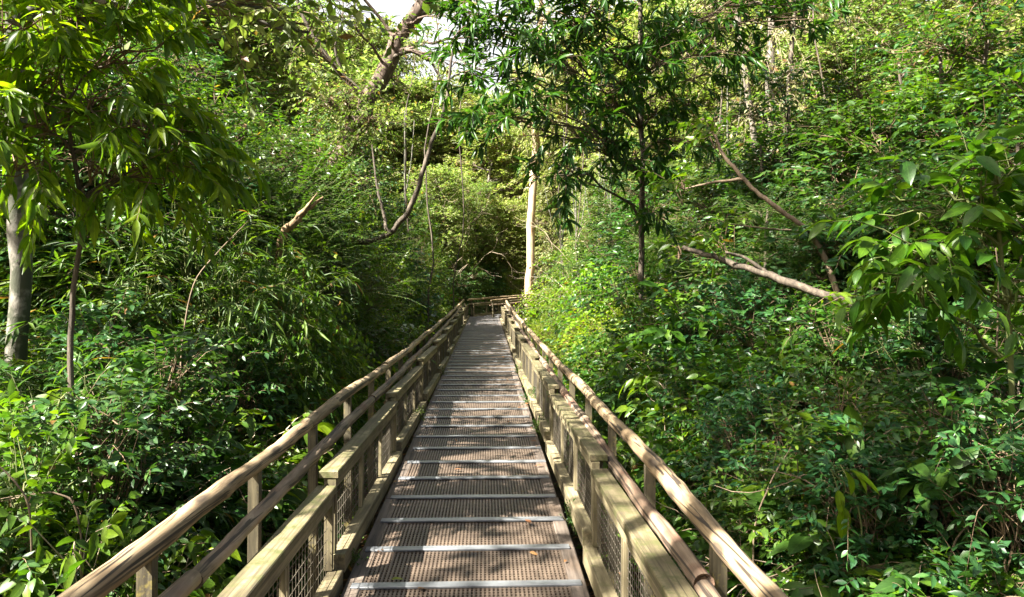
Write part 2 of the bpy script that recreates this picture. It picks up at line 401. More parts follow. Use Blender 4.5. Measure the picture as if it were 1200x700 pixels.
# ------------------------------------------------------------------ mesh railing panels
PH = 0.535
def bx(g, x0, x1, y0, y1, z0, z1, b=0.004):
    """chamfered box"""
    v = []
    for z, i in ((z0, b), (z0 + b, 0), (z1 - b, 0), (z1, b)):
        v += [(x0 + i, y0 + i, z), (x1 - i, y0 + i, z), (x1 - i, y1 - i, z), (x0 + i, y1 - i, z)]
    q = [(3, 2, 1, 0), (12, 13, 14, 15)]
    for r in (0, 4, 8):
        for k in range(4): q.append((r + k, r + (k + 1) % 4, r + 4 + (k + 1) % 4, r + 4 + k))
    g.add(v, q)
def panel_proto(L, cell):
    """inner face at x=0, outward +x, runs y 0..L, z 0..PH"""
    t = empty('mesh_panel')
    def part(name, mat, *boxes, parent=t):
        g = Geo()
        for b in boxes: bx(g, *b)
        return link(name, g.mesh(name, [M[mat]]), parent)
    part('cap_rail', 'cap', (0.0, 0.102, 0, L, PH - 0.040, PH))
    part('top_board', 'frame', (0.012, 0.034, 0.05, L - 0.05, PH - 0.098, PH - 0.048))
    part('toe_board', 'frame', (-0.040, 0.036, 0.002, L - 0.002, -0.01, 0.092))
    part('back_board', 'frame', (0.062, 0.084, 0.05, L - 0.05, PH - 0.115, PH - 0.048))
    for y in (0.0, L - 0.046):
        part('end_stile', 'stile', (0.012, 0.056, y, y + 0.042, 0.094, PH - 0.042))
    nb = 3; bay = (L - 0.092) / nb
    for k in range(1, nb):
        yc = 0.046 + bay * k
        for d in (-0.030, 0.006):
            part('stile', 'stile', (0.016, 0.040, yc + d, yc + d + 0.022, 0.094, PH - 0.100))
    for k in range(nb):
        a = 0.046 + bay * k + (0.032 if k else 0.002); b = 0.046 + bay * (k + 1) - (0.032 if k < nb - 1 else 0.002)
        g = Geo(); w = 0.0013; z0, z1 = 0.09, PH - 0.09; xw = 0.030
        ny = max(3, int((b - a) / cell)); nz = max(3, int((z1 - z0) / cell))
        for i in range(1, ny):
            y = a + (b - a) * i / ny; g.box(xw - w, xw + w, y - w, y + w, z0, z1)
        for i in range(1, nz):
            z = z0 + (z1 - z0) * i / nz; g.box(xw + w, xw + 3 * w, a, b, z - w, z + w)
        link('wire_mesh', g.mesh('wire_mesh', [M['wire']]), t)
    return t
ORD = ['first', 'second', 'third', 'fourth', 'fifth', 'sixth', 'seventh', 'eighth', 'ninth', 'tenth', 'eleventh', 'twelfth', 'thirteenth', 'fourteenth']
def lerp(x, pts):
    return float(np.interp(x, [p[0] for p in pts], [p[1] for p in pts]))
protoL = panel_proto(2.68, 0.055); protoR = panel_proto(2.73, 0.042)
# left: far end pointing back at us, so it is turned half round
jl = [3.97 - 2.7 + 2.7 * k for k in range(11)]
first = True
for k, y in enumerate(jl):
    o = protoL if first else copy_tree(protoL); first = False
    xi = lerp(y, [(0, -0.80), (8, -0.785), (20, -0.765), (31, -0.75)]) + random.uniform(-.006, .006)
    ztop = CZ - 0.985 + 0.0725 * k + random.uniform(-.008, .008)
    o.location = (xi, y + 2.68, ztop - PH); o.rotation_euler = (random.uniform(-.003, .003), random.uniform(-.012, .012), math.pi + random.uniform(-.003, .003))
    tag(o, f'{ORD[k]} mossy timber wire-mesh panel from the camera, left side of the straight boardwalk', 'railing panel', 'timber wire-mesh panels on the left side')
jr = [4.27 - 2.75 + 2.75 * k for k in range(10)]
first = True
for k, y in enumerate(jr):
    o = protoR if first else copy_tree(protoR); first = False
    xi = lerp(y, [(0, 0.598), (10, 0.59), (29, 0.575)]) + random.uniform(-.006, .006)
    ztop = CZ - 0.975 + 0.0735 * k + random.uniform(-.008, .008)
    o.location = (xi, y, ztop - PH); o.rotation_euler = (random.uniform(-.003, .003), random.uniform(-.012, .012), random.uniform(-.003, .003))
    tag(o, f'{ORD[k]} sunlit timber wire-mesh panel from the camera, right side of the straight boardwalk', 'railing panel', 'timber wire-mesh panels on the right side')

# ------------------------------------------------------------------ log handrails
def log_mesh(pts, r, seed):
    rg = np.random.default_rng(seed)
    pts = np.array(pts, float); L = np.linalg.norm(pts[-1] - pts[0]); K = max(6, int(L / 0.09))
    s = np.linspace(0, 1, K); cum = np.linspace(0, 1, len(pts))
    P = np.stack([np.interp(s, cum, pts[:, i]) for i in range(3)], 1)
    wob = np.cumsum(rg.normal(size=(K, 3)) * 0.0016, 0); wob -= np.linspace(0, 1, K)[:, None] * wob[-1]
    P = P + wob + np.array([0, 0, 0.008]) * np.sin(s * 3.1 * 2 + seed)[:, None]
    rad = r * (1 + 0.05 * np.sin(s * 7 + seed) + rg.normal(size=K) * 0.018)
    for _ in range(int(L / 0.7)):                      # knots swell the log
        c = rg.uniform(0.05, 0.95); rad *= 1 + 0.10 * np.exp(-((s - c) * L / 0.05) ** 2)
    g = Geo(); g.tube(P, rad, 14, bump=0.012)
    return g
def handrail(name, label, group, upper, lower, ymax, frame=None, posts_y=None, lowmat='log_red', topmat='log_tan', side=-1, seglen=3.3, rpost=0.0245):
    """upper and lower: lists of (y, x, z); posts stand outside under the upper log"""
    t = empty(name, *(frame or ((0, 0, 0), (0, 0, 0)))); tag(t, label, 'handrail', group)
    ip = lambda pts, y: np.array([np.interp(y, [p[0] for p in pts], [p[1] for p in pts]), y, np.interp(y, [p[0] for p in pts], [p[2] for p in pts])])
    for pts, nm, r, off in ((upper, 'top_log', 0.038, 0.0), (lower, 'lower_log', 0.033, 1.3)):
        ys = [pts[0][0]]; y = ys[0] + seglen * 0.55 + off
        while y < ymax - 1.0: ys.append(y); y += seglen + random.uniform(-.3, .3)
        ys.append(ymax)
        for a, b in zip(ys[:-1], ys[1:]):
            n = max(2, int((b - a) / 0.5)); yy = np.linspace(a, b - 0.006, n)
            rr = r * random.uniform(0.94, 1.07)
            dz = random.uniform(-.006, .006)
            P = [ip(pts, q) + np.array([0, 0, dz]) for q in yy]
            mid = P[len(P) // 2]
            g = log_mesh([p - mid for p in P], rr, random.randint(0, 9999))
            link(nm, g.mesh(nm, [M[topmat if nm == 'top_log' else lowmat]], True), t, tuple(mid))
    for y in posts_y:
        u = ip(upper, y); l = ip(lower, y)
        x = u[0] + side * 0.004
        if side < 0: x = min(x, l[0] - 0.033 - rpost)
        else: x = max(x, l[0] + 0.033 + rpost)
        top = u[2] - 0.026
        base = (ground(x, y) - 0.15) if frame is None else -0.85
        g = Geo(); bx(g, -rpost, rpost, -rpost, rpost, base - top, 0.0, 0.004)
        o = link('post', g.mesh('post', [M['post']]), t, (x, y, top), (0, random.uniform(-.008, .008), random.uniform(-.05, .05)))
    return t
zc = lambda d: CZ + d
upL = [(-0.6, -1.13, zc(-.80)), (2.03, -1.10, zc(-.82)), (4.75, -1.04, zc(-.715)), (7.74, -1.0, zc(-.668)), (11, -0.985, zc(-.61)), (16.8, -.97, zc(-.475)), (24, -.962, zc(-.30)), (31.3, -.955, zc(-.06))]
loL = [(-0.6, -1.0, zc(-.99)), (2.37, -.985, zc(-.955)), (4.31, -.952, zc(-.873)), (7.7, -.93, zc(-.80)), (13.1, -.915, zc(-.69)), (20, -.905, zc(-.50)), (31.3, -.90, zc(-.26))]
upR = [(-0.6, .835, zc(-.86)), (2.18, .83, zc(-.875)), (4.18, .82, zc(-.80)), (8.9, .80, zc(-.712)), (15.2, .79, zc(-.56)), (22, .785, zc(-.36)), (29.0, .78, zc(-.10))]
loR = [(-0.6, .748, zc(-1.03)), (2.48, .745, zc(-.994)), (4.68, .74, zc(-.95)), (9.1, .735, zc(-.83)), (16, .725, zc(-.66)), (22, .72, zc(-.50)), (29.0, .715, zc(-.30))]
handrail('handrail', 'double log handrail on slim posts along the left side of the straight boardwalk', 'log handrails', upL, loL, 31.3, posts_y=[0.35 + 1.04 * k for k in range(30)], side=-1)
handrail('handrail', 'double log handrail on slim posts along the right side of the straight boardwalk', 'log handrails', upR, loR, 29.0, posts_y=[0.45 + 1.09 * k for k in range(27)], side=1)
# far stretch past the bend: own frame
P2r = (tuple(P2), (R(3.0), 0, H2))
handrail('handrail', 'short far log handrail crossing behind the bend, toward the pale trunk', 'log handrails',
         [(-0.55, -.80, .72), (7.6, -.80, .72)], [(-0.55, -.745, .53), (7.6, -.745, .53)], 7.6, frame=P2r, posts_y=[-0.3, 0.75, 1.8, 2.85, 3.9, 4.95, 6.0, 7.05], side=-1)
handrail('handrail', 'far log handrail on the inner side of the bend', 'log handrails',
         [(-1.0, .80, .72), (7.6, .80, .72)], [(-1.0, .745, .53), (7.6, .745, .53)], 7.6, frame=P2r, posts_y=[-0.9, 0.2, 1.3, 2.4, 3.5, 4.6, 5.7, 6.8], side=1)
fr2 = Matrix.Translation(P2) @ Matrix.Rotation(H2, 4, 'Z') @ Matrix.Rotation(R(3.0), 4, 'X')
for k in range(3):
    o = copy_tree(protoL)
    o.location = fr2 @ Vector((-.63, -0.35 + 2.7 * k + 2.68, 0.0)); o.rotation_euler = (-R(3.0), 0, H2 + math.pi)
    tag(o, f'{ORD[k]} small far wire-mesh panel behind the bend, counted from the left handrail end', 'railing panel', 'timber wire-mesh panels beyond the bend')
for k in range(2):
    o = copy_tree(protoR)
    o.location = fr2 @ Vector((.63, 0.2 + 2.75 * k, 0.0)); o.rotation_euler = (R(3.0), 0, H2)
    tag(o, f'{ORD[k]} small far wire-mesh panel on the inner side of the bend', 'railing panel', 'timber wire-mesh panels beyond the bend')

# ------------------------------------------------------------------ foliage generators
def tpl(nseg, a=1.0, b=1.0, fold=0.18, droop=0.18, wave=0.0):
    """leaf blade along x: outline t^a (1-t)^b, folded on its midrib and bent down"""
    t = np.linspace(0, 1, nseg + 1)
    w = np.power(np.maximum(t, 1e-4), a) * np.power(np.maximum(1 - t, 1e-4), b)
    w /= (a / (a + b)) ** a * (b / (a + b)) ** b
    w[0] = 0.05; w[-1] = 0.0
    v = []; uv = []
    for ti, wi in zip(t, w):
        z = -droop * ti * ti
        wz = wave * math.sin(ti * 14)
        for s in (-1, 0, 1):
            v.append((ti, s * wi, z + abs(s) * wi * fold * 0.3 + (wz * s if s else 0))); uv.append((ti, s * wi))
    q = []
    for i in range(nseg):
        o = 3 * i
        q += [(o, o + 3, o + 4, o + 1), (o + 1, o + 4, o + 5, o + 2)]
    return np.array(v, np.float32), np.array(q, np.int32), np.array(uv, np.float32)
def tpl_quad(fold=0.08, peak=0.42):
    v = [(0, 0, 0), (peak, -1, fold), (1, 0, -0.1), (peak, 1, fold)]
    return np.array(v, np.float32), np.array([(0, 1, 2, 3)], np.int32), np.array([(0, 0), (peak, -1), (1, 0), (peak, 1)], np.float32)
T = {
    'ovate': tpl(3, 0.75, 1.1), 'ovate_hi': tpl(6, 0.75, 1.15, droop=0.22, wave=0.008), 'lance': tpl(4, 0.9, 1.1, droop=0.28), 'lance_hi': tpl(6, 0.85, 1.2, droop=0.32, wave=0.006),
    'narrow': tpl(3, 0.5, 1.2, droop=0.22), 'broad_hi': tpl(6, 0.7, 0.95, droop=0.25, wave=0.012), 'strap': tpl(9, 0.6, 0.8, fold=0.3, droop=0.75), 'quad': tpl_quad(), 'quadlong': tpl_quad(peak=0.38),
    'ovate2': tpl(2, 0.8, 1.0),
}
def nrmz(v): return v / (np.linalg.norm(v, axis=-1, keepdims=True) + 1e-9)
UP = np.array([0, 0, 1.0])

def sprays(g, rng, org, dirn, sp):
    """leafy twigs: alternate, opposite (pinnate) or whorled leaves along each"""
    n = len(org); k = sp['k']; mode = sp.get('mode', 'alt')
    L = sp['slen'] * rng.uniform(0.7, 1.3, n)
    cv = sp.get('curve', 0.25)
    if mode == 'whorl':
        s = 1.0 - sp.get('spread', .75) * rng.uniform(0, 1, (n, k)) ** 1.3
    else:
        s = np.linspace(sp.get('s0', 0.12), 1.0, k)[None] + rng.uniform(-.04, .04, (n, k))
    if mode == 'pinnate': s[:, 1::2] = s[:, 0:(k // 2) * 2:2]
    at = lambda ss: org[:, None] + dirn[:, None] * (L[:, None] * ss)[..., None] - UP * (cv * L[:, None] * ss ** 2)[..., None]
    pos = at(s)
    tan = nrmz(dirn[:, None] - UP * (2 * cv * s)[..., None])
    side = nrmz(np.cross(tan, UP + 1e-3))
    roll = rng.normal(0, sp.get('roll', 0.35), (n, 1)) + rng.normal(0, sp.get('jit', 0.3), (n, k))
    upv = np.cross(side, tan)
    sgn = np.where(np.arange(k) % 2 == 0, 1.0, -1.0)[None]
    if mode == 'whorl':
        th = np.arange(k)[None] * 2.4 + rng.uniform(0, 6.28, (n, 1)) + rng.normal(0, .2, (n, k))
        rad = np.cos(th)[..., None] * side + np.sin(th)[..., None] * upv
        a0 = sp['ang'] * rng.uniform(0.6, 1.25, (n, k))
        axis = np.cos(a0)[..., None] * tan + np.sin(a0)[..., None] * rad
    else:
        sd = np.cos(roll)[..., None] * side + np.sin(roll)[..., None] * upv
        a0 = sp['ang'] * rng.uniform(0.8, 1.2, (n, k))
        last = (s > 0.97)
        a0 = np.where(last, a0 * 0.3, a0)
        axis = np.cos(a0)[..., None] * tan + (np.sin(a0) * sgn)[..., None] * sd
    axis = axis + rng.normal(0, sp.get('noise', 0.15), (n, k, 3)) - UP * sp.get('hang', 0.15) * rng.uniform(0.4, 1.6, (n, k))[..., None]
    axis = nrmz(axis)
    nr = UP[None, None] + rng.normal(0, sp.get('nn', 0.65), (n, k, 3))
    if mode == 'pinnate': nr = upv + rng.normal(0, 0.15, (n, k, 3))
    ln = sp['L'] * rng.uniform(0.65, 1.25, (n, k))
    wd = sp['W'] * 0.5 * ln / sp['L'] * rng.uniform(0.85, 1.15, (n, k))
    if mode == 'pinnate':
        env = np.sin(np.pi * np.clip(s * 0.86 + 0.1, 0, 1)) ** 0.6
        ln = ln * env; wd = wd * env
    f = lambda a: a.reshape(-1, *a.shape[2:])
    g.leaves(T[sp['tpl']], f(pos), f(axis), f(nr), f(ln), f(wd), 0)
    tw = sp.get('tw', 0.004)
    if tw:
        P = at(np.broadcast_to(np.array([0, 0.5, 1.0]), (n, 3)))
        g.twigs(P, np.broadcast_to(np.array([tw, tw * 0.75, tw * 0.35]), (n, 3)), 1)

def bez(a, b, c, n=7, noise=0.0, rng=RNG):
    t = np.linspace(0, 1, n)[:, None]
    p = (1 - t) ** 2 * a + 2 * t * (1 - t) * b + t * t * c
    if noise:
        d = rng.normal(0, noise, (n, 3)); d[0] = 0; d[-1] = 0; p = p + d
    return p

def grow(seed, trunk, trad, clumps, sp, stem_mat, start=(0.35, 0.95), limb_r=0.35, outward=0.8, lift=0.3, stems_from_base=False):
    """trunk: list of points; clumps: list of (centre, radius, sprays). returns stem mesh, leaf mesh"""
    rng = np.random.default_rng(seed)
    gs, gl = Geo(), Geo()
    trunk = np.array(trunk, float)
    if len(trunk) > 1 and trad[0] > 0:
        cum = np.concatenate([[0], np.cumsum(np.linalg.norm(np.diff(trunk, axis=0), axis=1))]); cum /= cum[-1]
        K = max(8, int(len(trunk) * 4)); s = np.linspace(0, 1, K)
        P = np.stack([np.interp(s, cum, trunk[:, i]) for i in range(3)], 1)
        for _ in range(2): P[1:-1] = 0.25 * P[:-2] + 0.5 * P[1:-1] + 0.25 * P[2:]
        P[1:-1] += rng.normal(0, trad[0] * 0.18, (K - 2, 3))
        rr = np.interp(s, np.linspace(0, 1, len(trad)), trad)
        gs.tube(P, rr, 10 if trad[0] > 0.05 else 6, bump=0.05)
    else: P = None
    cen = np.mean([c[0] for c in clumps], 0)
    for c, r, n in clumps:
        c = np.array(c, float); r = np.broadcast_to(np.array(r, float), (3,))
        if P is not None:
            if stems_from_base:
                a = P[0] + np.array([rng.normal(0, .06), rng.normal(0, .06), 0]); rb = trad[0] * rng.uniform(.5, .9)
                mid = a * 0.55 + c * 0.45 + np.array([-(c[0] - a[0]) * .25, -(c[1] - a[1]) * .25, abs(c[2] - a[2]) * .25])
            else:
                lo, hi = start
                hf = np.clip((c[2] - P[0, 2]) / (P[-1, 2] - P[0, 2] + 1e-6) - rng.uniform(.08, .3), lo, hi)
                d = np.linalg.norm(P - c, axis=1) + np.where((s < lo) | (s > hi), 50, 0) + 1.5 * np.abs(s - hf)
                i = int(np.argmin(d)); a = P[i]; rb = rr[i] * rng.uniform(.8, 1.0) * limb_r / 0.5
                mid = a * 0.5 + c * 0.5 + UP * 0.12 * np.linalg.norm(c - a) + rng.normal(0, .08, 3) * np.linalg.norm(c - a)
            lp = bez(a, mid, c, 7, 0.02 * np.linalg.norm(c - a), rng)
            gs.tube(lp, np.linspace(rb, max(0.004, rb * 0.25), 7), 6, bump=0.04)
        else:
            lp = np.stack([c - UP * r[2], c])
        d = nrmz(rng.normal(0, 1, (n, 3))); d[:, 2] = d[:, 2] * 0.9 + 0.12
        o = c + d * r * (rng.uniform(0.05, 1, (n, 1)) ** 0.5)
        out = nrmz((o - c) / r.mean() * 0.7 + nrmz(o - cen) * 0.5 * outward + UP * lift + rng.normal(0, .35, (n, 3)))
        m = len(lp); idx = rng.integers(max(0, m - 4), m, n)
        st = lp[idx]
        P3 = np.stack([st, st * 0.45 + o * 0.55 + UP * 0.03 + rng.normal(0, .02, (n, 3)), o], 1)
        tw = sp.get('tw', 0.004)
        if tw: gl.twigs(P3, np.broadcast_to(np.array([tw * 1.7, tw * 1.4, tw]), (n, 3)), 1)
        sprays(gl, rng, o, out, sp)
    if not gs.v: gs = None
    nm = sp['name']
    return (gs.mesh(nm + '_stem', [stem_mat], True) if gs else None, gl.mesh(nm + '_leaf', [M[sp['mat']], M[sp.get('twig', 'twig')]], sp['tpl'] not in ('quad', 'quadlong')))

def dome(rng, H, Rr, n, r, ns, z0=0.25, flat=0.8):
    """clump centres through a domed crown"""
    out = []
    for i in range(n):
        while True:
            p = rng.uniform(-1, 1, 3); p[2] = abs(p[2])
            if 0.30 < np.linalg.norm(p) < 1: break
        c = np.array([p[0] * Rr, p[1] * Rr, H * (z0 + (1 - z0) * p[2]) - r * 0.5])
        rr = r * rng.uniform(.7, 1.3)
        out.append((c, (rr, rr, rr * flat), int(ns * rng.uniform(.7, 1.3))))
    return out

PROTO = {}
def proto(key, variants, fn):
    for v in range(variants):
        rng = np.random.default_rng(abs(hash_(key)) % 9999 + v * 77)
        st, lf, H = fn(rng, v)
        me = lf or st; co = np.empty(len(me.vertices) * 3, np.float32); me.vertices.foreach_get('co', co); co = co.reshape(-1, 3)
        PROTO.setdefault(key, []).append((st, lf, H, float(np.quantile(np.hypot(co[:, 0], co[:, 1]), .985))))
def hash_(s):
    h = 7
    for ch in s: h = (h * 31 + ord(ch)) % 1000003
    return h

def f_broad(rng, v):
    sp = dict(name='broad', tpl='ovate', L=.078, W=.034, k=12, slen=.34, ang=1.0, hang=.22, curve=.25, mat=('l_mid', 'l_dark', 'l_mid')[v], twig='twig_green', tw=.0028)
    cl = dome(rng, 1.6, .62, 22, .27, 20, .12)
    return (*grow(v + 10, [(0, 0, 0), (0, 0, .3)], [.014, .01], cl, sp, M['twig'], stems_from_base=True), 1.6)
proto('broad', 3, f_broad)
def f_small(rng, v):
    sp = dict(name='small', tpl='ovate2', L=.046, W=.022, k=14, slen=.30, ang=1.0, hang=.12, curve=.2, mat=('l_mid', 'l_lime')[v], twig='twig', tw=.0022)
    cl = dome(rng, 1.7, .64, 26, .27, 30, .10)
    return (*grow(v + 20, [(0, 0, 0), (0, 0, .3)], [.013, .01], cl, sp, M['twig'], stems_from_base=True), 1.7)
proto('small', 2, f_small)
def f_broadtall(rng, v):
    sp = dict(name='broadtall', tpl='ovate', L=.088, W=.038, k=11, slen=.38, ang=1.0, hang=.28, curve=.3, mat=('l_mid', 'l_dark', 'l_blue')[v], twig='twig', tw=.003, nn=.75)
    cl = dome(rng, 3.0, .85, 34, .33, 22, .06)
    return (*grow(v + 110, [(0, 0, 0), (0, 0, .5)], [.022, .016], cl, sp, M['twig'], stems_from_base=True), 3.0)
proto('broadtall', 3, f_broadtall)
def f_smalltall(rng, v):
    sp = dict(name='smalltall', tpl='ovate2', L=.05, W=.024, k=14, slen=.34, ang=1.0, hang=.15, curve=.25, mat=('l_mid', 'l_lime')[v], twig='twig', tw=.0024, nn=.7)
    cl = dome(rng, 3.2, .85, 36, .33, 32, .06)
    return (*grow(v + 120, [(0, 0, 0), (0, 0, .5)], [.022, .016], cl, sp, M['twig'], stems_from_base=True), 3.2)
proto('smalltall', 2, f_smalltall)
def f_twiggy(rng, v):
    g = Geo()
    def br(p, d, L, r, dep):
        n = 5; pts = [p]
        for i in range(n):
            d = nrmz(d + rng.normal(0, .28, 3) - UP * .03); pts.append(pts[-1] + d * L / n)
        g.tube(pts, np.linspace(r, r * .5, n + 1), 4, cap=False)
        if dep:
            for k in range(3): br(pts[rng.integers(2, n + 1)], nrmz(d + rng.normal(0, .7, 3)), L * rng.uniform(.5, .75), r * .55, dep - 1)
    for k in range(4): br(np.array([rng.normal(0, .12), rng.normal(0, .12), 0]), nrmz(np.array([rng.normal(0, .7), rng.normal(0, .7), 1.0])), 1.0, .008, 2)
    return g.mesh('twig_stem', [M['twig_mid']], True), None, 1.5
proto('twiggy', 3, f_twiggy)
def f_large(rng, v):
    sp = dict(name='large', tpl='broad_hi', L=.145, W=.056, k=7, slen=.30, ang=.95, hang=.35, curve=.3, s0=.3, mat=('l_mid', 'l_dark')[v], twig='twig_pale', tw=.004)
    cl = dome(rng, 1.7, .65, 15, .28, 11, .15)
    return (*grow(v + 30, [(0, 0, 0), (0, 0, .3)], [.016, .012], cl, sp, M['twig_pale'], stems_from_base=True), 1.7)
proto('large', 2, f_large)
def f_bamboo(rng, v):
    sp = dict(name='bamboo', tpl='narrow', L=.12, W=.014, k=10, slen=.36, ang=.75, hang=.25, curve=.55, mat='l_bamboo', twig='twig_green', tw=.0022, nn=.5)
    cl = dome(rng, 1.9, .62, 24, .28, 24, .15)
    return (*grow(v + 40, [(0, 0, 0), (0, 0, .3)], [.010, .008], cl, sp, M['twig_green'], stems_from_base=True), 1.9)
proto('bamboo', 2, f_bamboo)
def f_feather(rng, v):
    sp = dict(name='feather', tpl='ovate2', L=.055, W=.018, k=24, slen=.44, ang=1.15, hang=.08, curve=.3, mode='pinnate', roll=.25, jit=.05, noise=.05, mat=('l_dark', 'l_mid')[v], twig='twig_green', tw=.0022)
    cl = dome(rng, 3.2, 1.1, 24, .45, 26, .2, .5)
    return (*grow(v + 50, [(0, 0, 0), (.05, 0, 1), (0, .1, 2.4)], [.05, .04, .02], cl, sp, M['bark_brown'], start=(.25, .95)), 3.2)
proto('feather', 2, f_feather)
def f_understory(rng, v):
    sp = dict(name='understory', tpl='ovate', L=.095, W=.038, k=11, slen=.42, ang=.95, hang=.28, curve=.3, mat=('l_blue', 'l_dark', 'l_mid')[v], twig='twig', tw=.0035)
    cl = dome(rng, 4.0, 1.2, 38, .42, 26, .12)
    return (*grow(v + 60, [(0, 0, 0), (.1, .05, 1.2), (0, .1, 3.0)], [.055, .045, .02], cl, sp, M['bark_brown'], start=(.1, .95)), 4.0)
proto('understory', 3, f_understory)
def f_tallunder(rng, v):
    sp = dict(name='tallunder', tpl='ovate', L=.085, W=.034, k=11, slen=.42, ang=.95, hang=.3, curve=.35, mat=('l_dark', 'l_mid', 'l_blue')[v], twig='twig', tw=.003, nn=.75)
    cl = dome(rng, 6.0, 1.05, 46, .40, 26, .22)
    return (*grow(v + 130, [(0, 0, 0), (.1, .05, 1.6), (-.1, .1, 3.4), (0, 0, 5.2)], [.06, .05, .035, .015], cl, sp, M['bark_brown'], start=(.2, .97)), 6.0)
proto('tallunder', 3, f_tallunder)
def f_tallfeather(rng, v):
    sp = dict(name='tallfeather', tpl='ovate2', L=.05, W=.017, k=24, slen=.44, ang=1.15, hang=.08, curve=.35, mode='pinnate', roll=.25, jit=.05, noise=.05, mat=('l_dark', 'l_mid')[v], twig='twig_green', tw=.0022)
    cl = dome(rng, 4.8, 1.05, 32, .40, 27, .35, .55)
    return (*grow(v + 140, [(0, 0, 0), (.05, 0, 1.4), (0, .1, 3.0), (0, 0, 4.2)], [.05, .04, .03, .015], cl, sp, M['bark_brown'], start=(.3, .97)), 4.8)
proto('tallfeather', 2, f_tallfeather)
def f_herb(rng, v):
    sp = dict(name='herb', tpl='ovate_hi', L=.085, W=.036, k=9, slen=.32, ang=1.05, hang=.25, curve=.2, mat=('l_mid', 'l_dark')[v], twig='twig_green', tw=.003)
    cl = dome(rng, .75, .42, 9, .15, 5, .3)
    return (*grow(v + 70, [(0, 0, 0), (0, 0, .2)], [.006, .005], cl, sp, M['twig_green'], stems_from_base=True, lift=.5), .75)
proto('herb', 2, f_herb)
def f_strap(rng, v):
    g = Geo(); n = 26
    az = np.arange(n) * 2.4 + rng.normal(0, .2, n); el = rng.uniform(.5, 1.35, n)
    ax = np.stack([np.cos(az) * np.cos(el), np.sin(az) * np.cos(el), np.sin(el)], 1)
    ln = rng.uniform(.55, .95, n)
    g.leaves(T['strap'], np.zeros((n, 3)) + ax * .03, ax, np.broadcast_to(UP, (n, 3)) + rng.normal(0, .1, (n, 3)), ln, ln * .07)
    return None, g.mesh('strap_leaf', [M['l_lime']], True), .85
proto('strap', 1, f_strap)
def f_vinebush(rng, v):     # shaggy mass of climbers hanging over a shrub
    sp = dict(name='climber', tpl='ovate2', L=.062, W=.040, k=12, slen=.5, ang=1.1, hang=.4, curve=.7, mat=('l_mid', 'l_lime')[v], twig='twig_green', tw=.0025)
    cl = dome(rng, 2.2, .66, 24, .32, 24, .1)
    return (*grow(v + 80, [(0, 0, 0), (0, 0, .4)], [.016, .012], cl, sp, M['twig'], stems_from_base=True, lift=0.0), 2.2)
proto('climber', 2, f_vinebush)
def f_deadtwig(rng, v):
    g = Geo()
    def br(p, d, L, r, dep):
        n = 5; pts = [p]
        for i in range(n):
            d = nrmz(d + rng.normal(0, .20, 3) + UP * .02); pts.append(pts[-1] + d * L / n)
        g.tube(pts, np.linspace(r, r * .45, n + 1), 5, cap=False)
        if dep:
            for k in range(3 if dep > 1 else 4):
                i = rng.integers(2, n + 1)
                br(pts[i], nrmz(d + rng.normal(0, .65, 3)), L * rng.uniform(.5, .75), r * .5, dep - 1)
    for k in range(4): br(np.zeros(3), nrmz(np.array([rng.normal(0, .3), rng.normal(0, .3), 1.0])), 1.7, .020, 3)
    return g.mesh('dead_stem', [M['twig_pale']], True), None, 3.0
proto('deadtwig', 2, f_deadtwig)
# forest trees of the background, four habits
def f_fartree(rng, v):
    hang = (.15, .75, .25, .5)[v]
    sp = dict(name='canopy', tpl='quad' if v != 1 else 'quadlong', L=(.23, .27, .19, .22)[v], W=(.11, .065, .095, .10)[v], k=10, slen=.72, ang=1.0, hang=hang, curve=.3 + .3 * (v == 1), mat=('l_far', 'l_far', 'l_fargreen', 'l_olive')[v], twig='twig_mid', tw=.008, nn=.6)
    H = 13.0; cl = []
    for i in range(150):
        z = rng.uniform(.16, 1.0)
        rad = (2.7 if v != 1 else 2.2) * (1 - .55 * abs(z - .6) ** 1.3) * rng.uniform(.25, 1)
        a = rng.uniform(0, 6.28)
        cl.append(((rad * math.cos(a), rad * math.sin(a), H * z), (.72, .72, .5), int(rng.uniform(13, 24))))
    tr = [(0, 0, 0), (rng.normal(0, .25), rng.normal(0, .25), 4), (rng.normal(0, .4), rng.normal(0, .4), 8), (rng.normal(0, .4), 0, 12.3)]
    return (*grow(v + 90, tr, [.17, .14, .10, .03], cl, sp, M[('bark_grey', 'bark_pale', 'bark_brown', 'bark_brown')[v]], start=(.08, .97), limb_r=.25), H)
proto('fartree', 4, f_fartree)

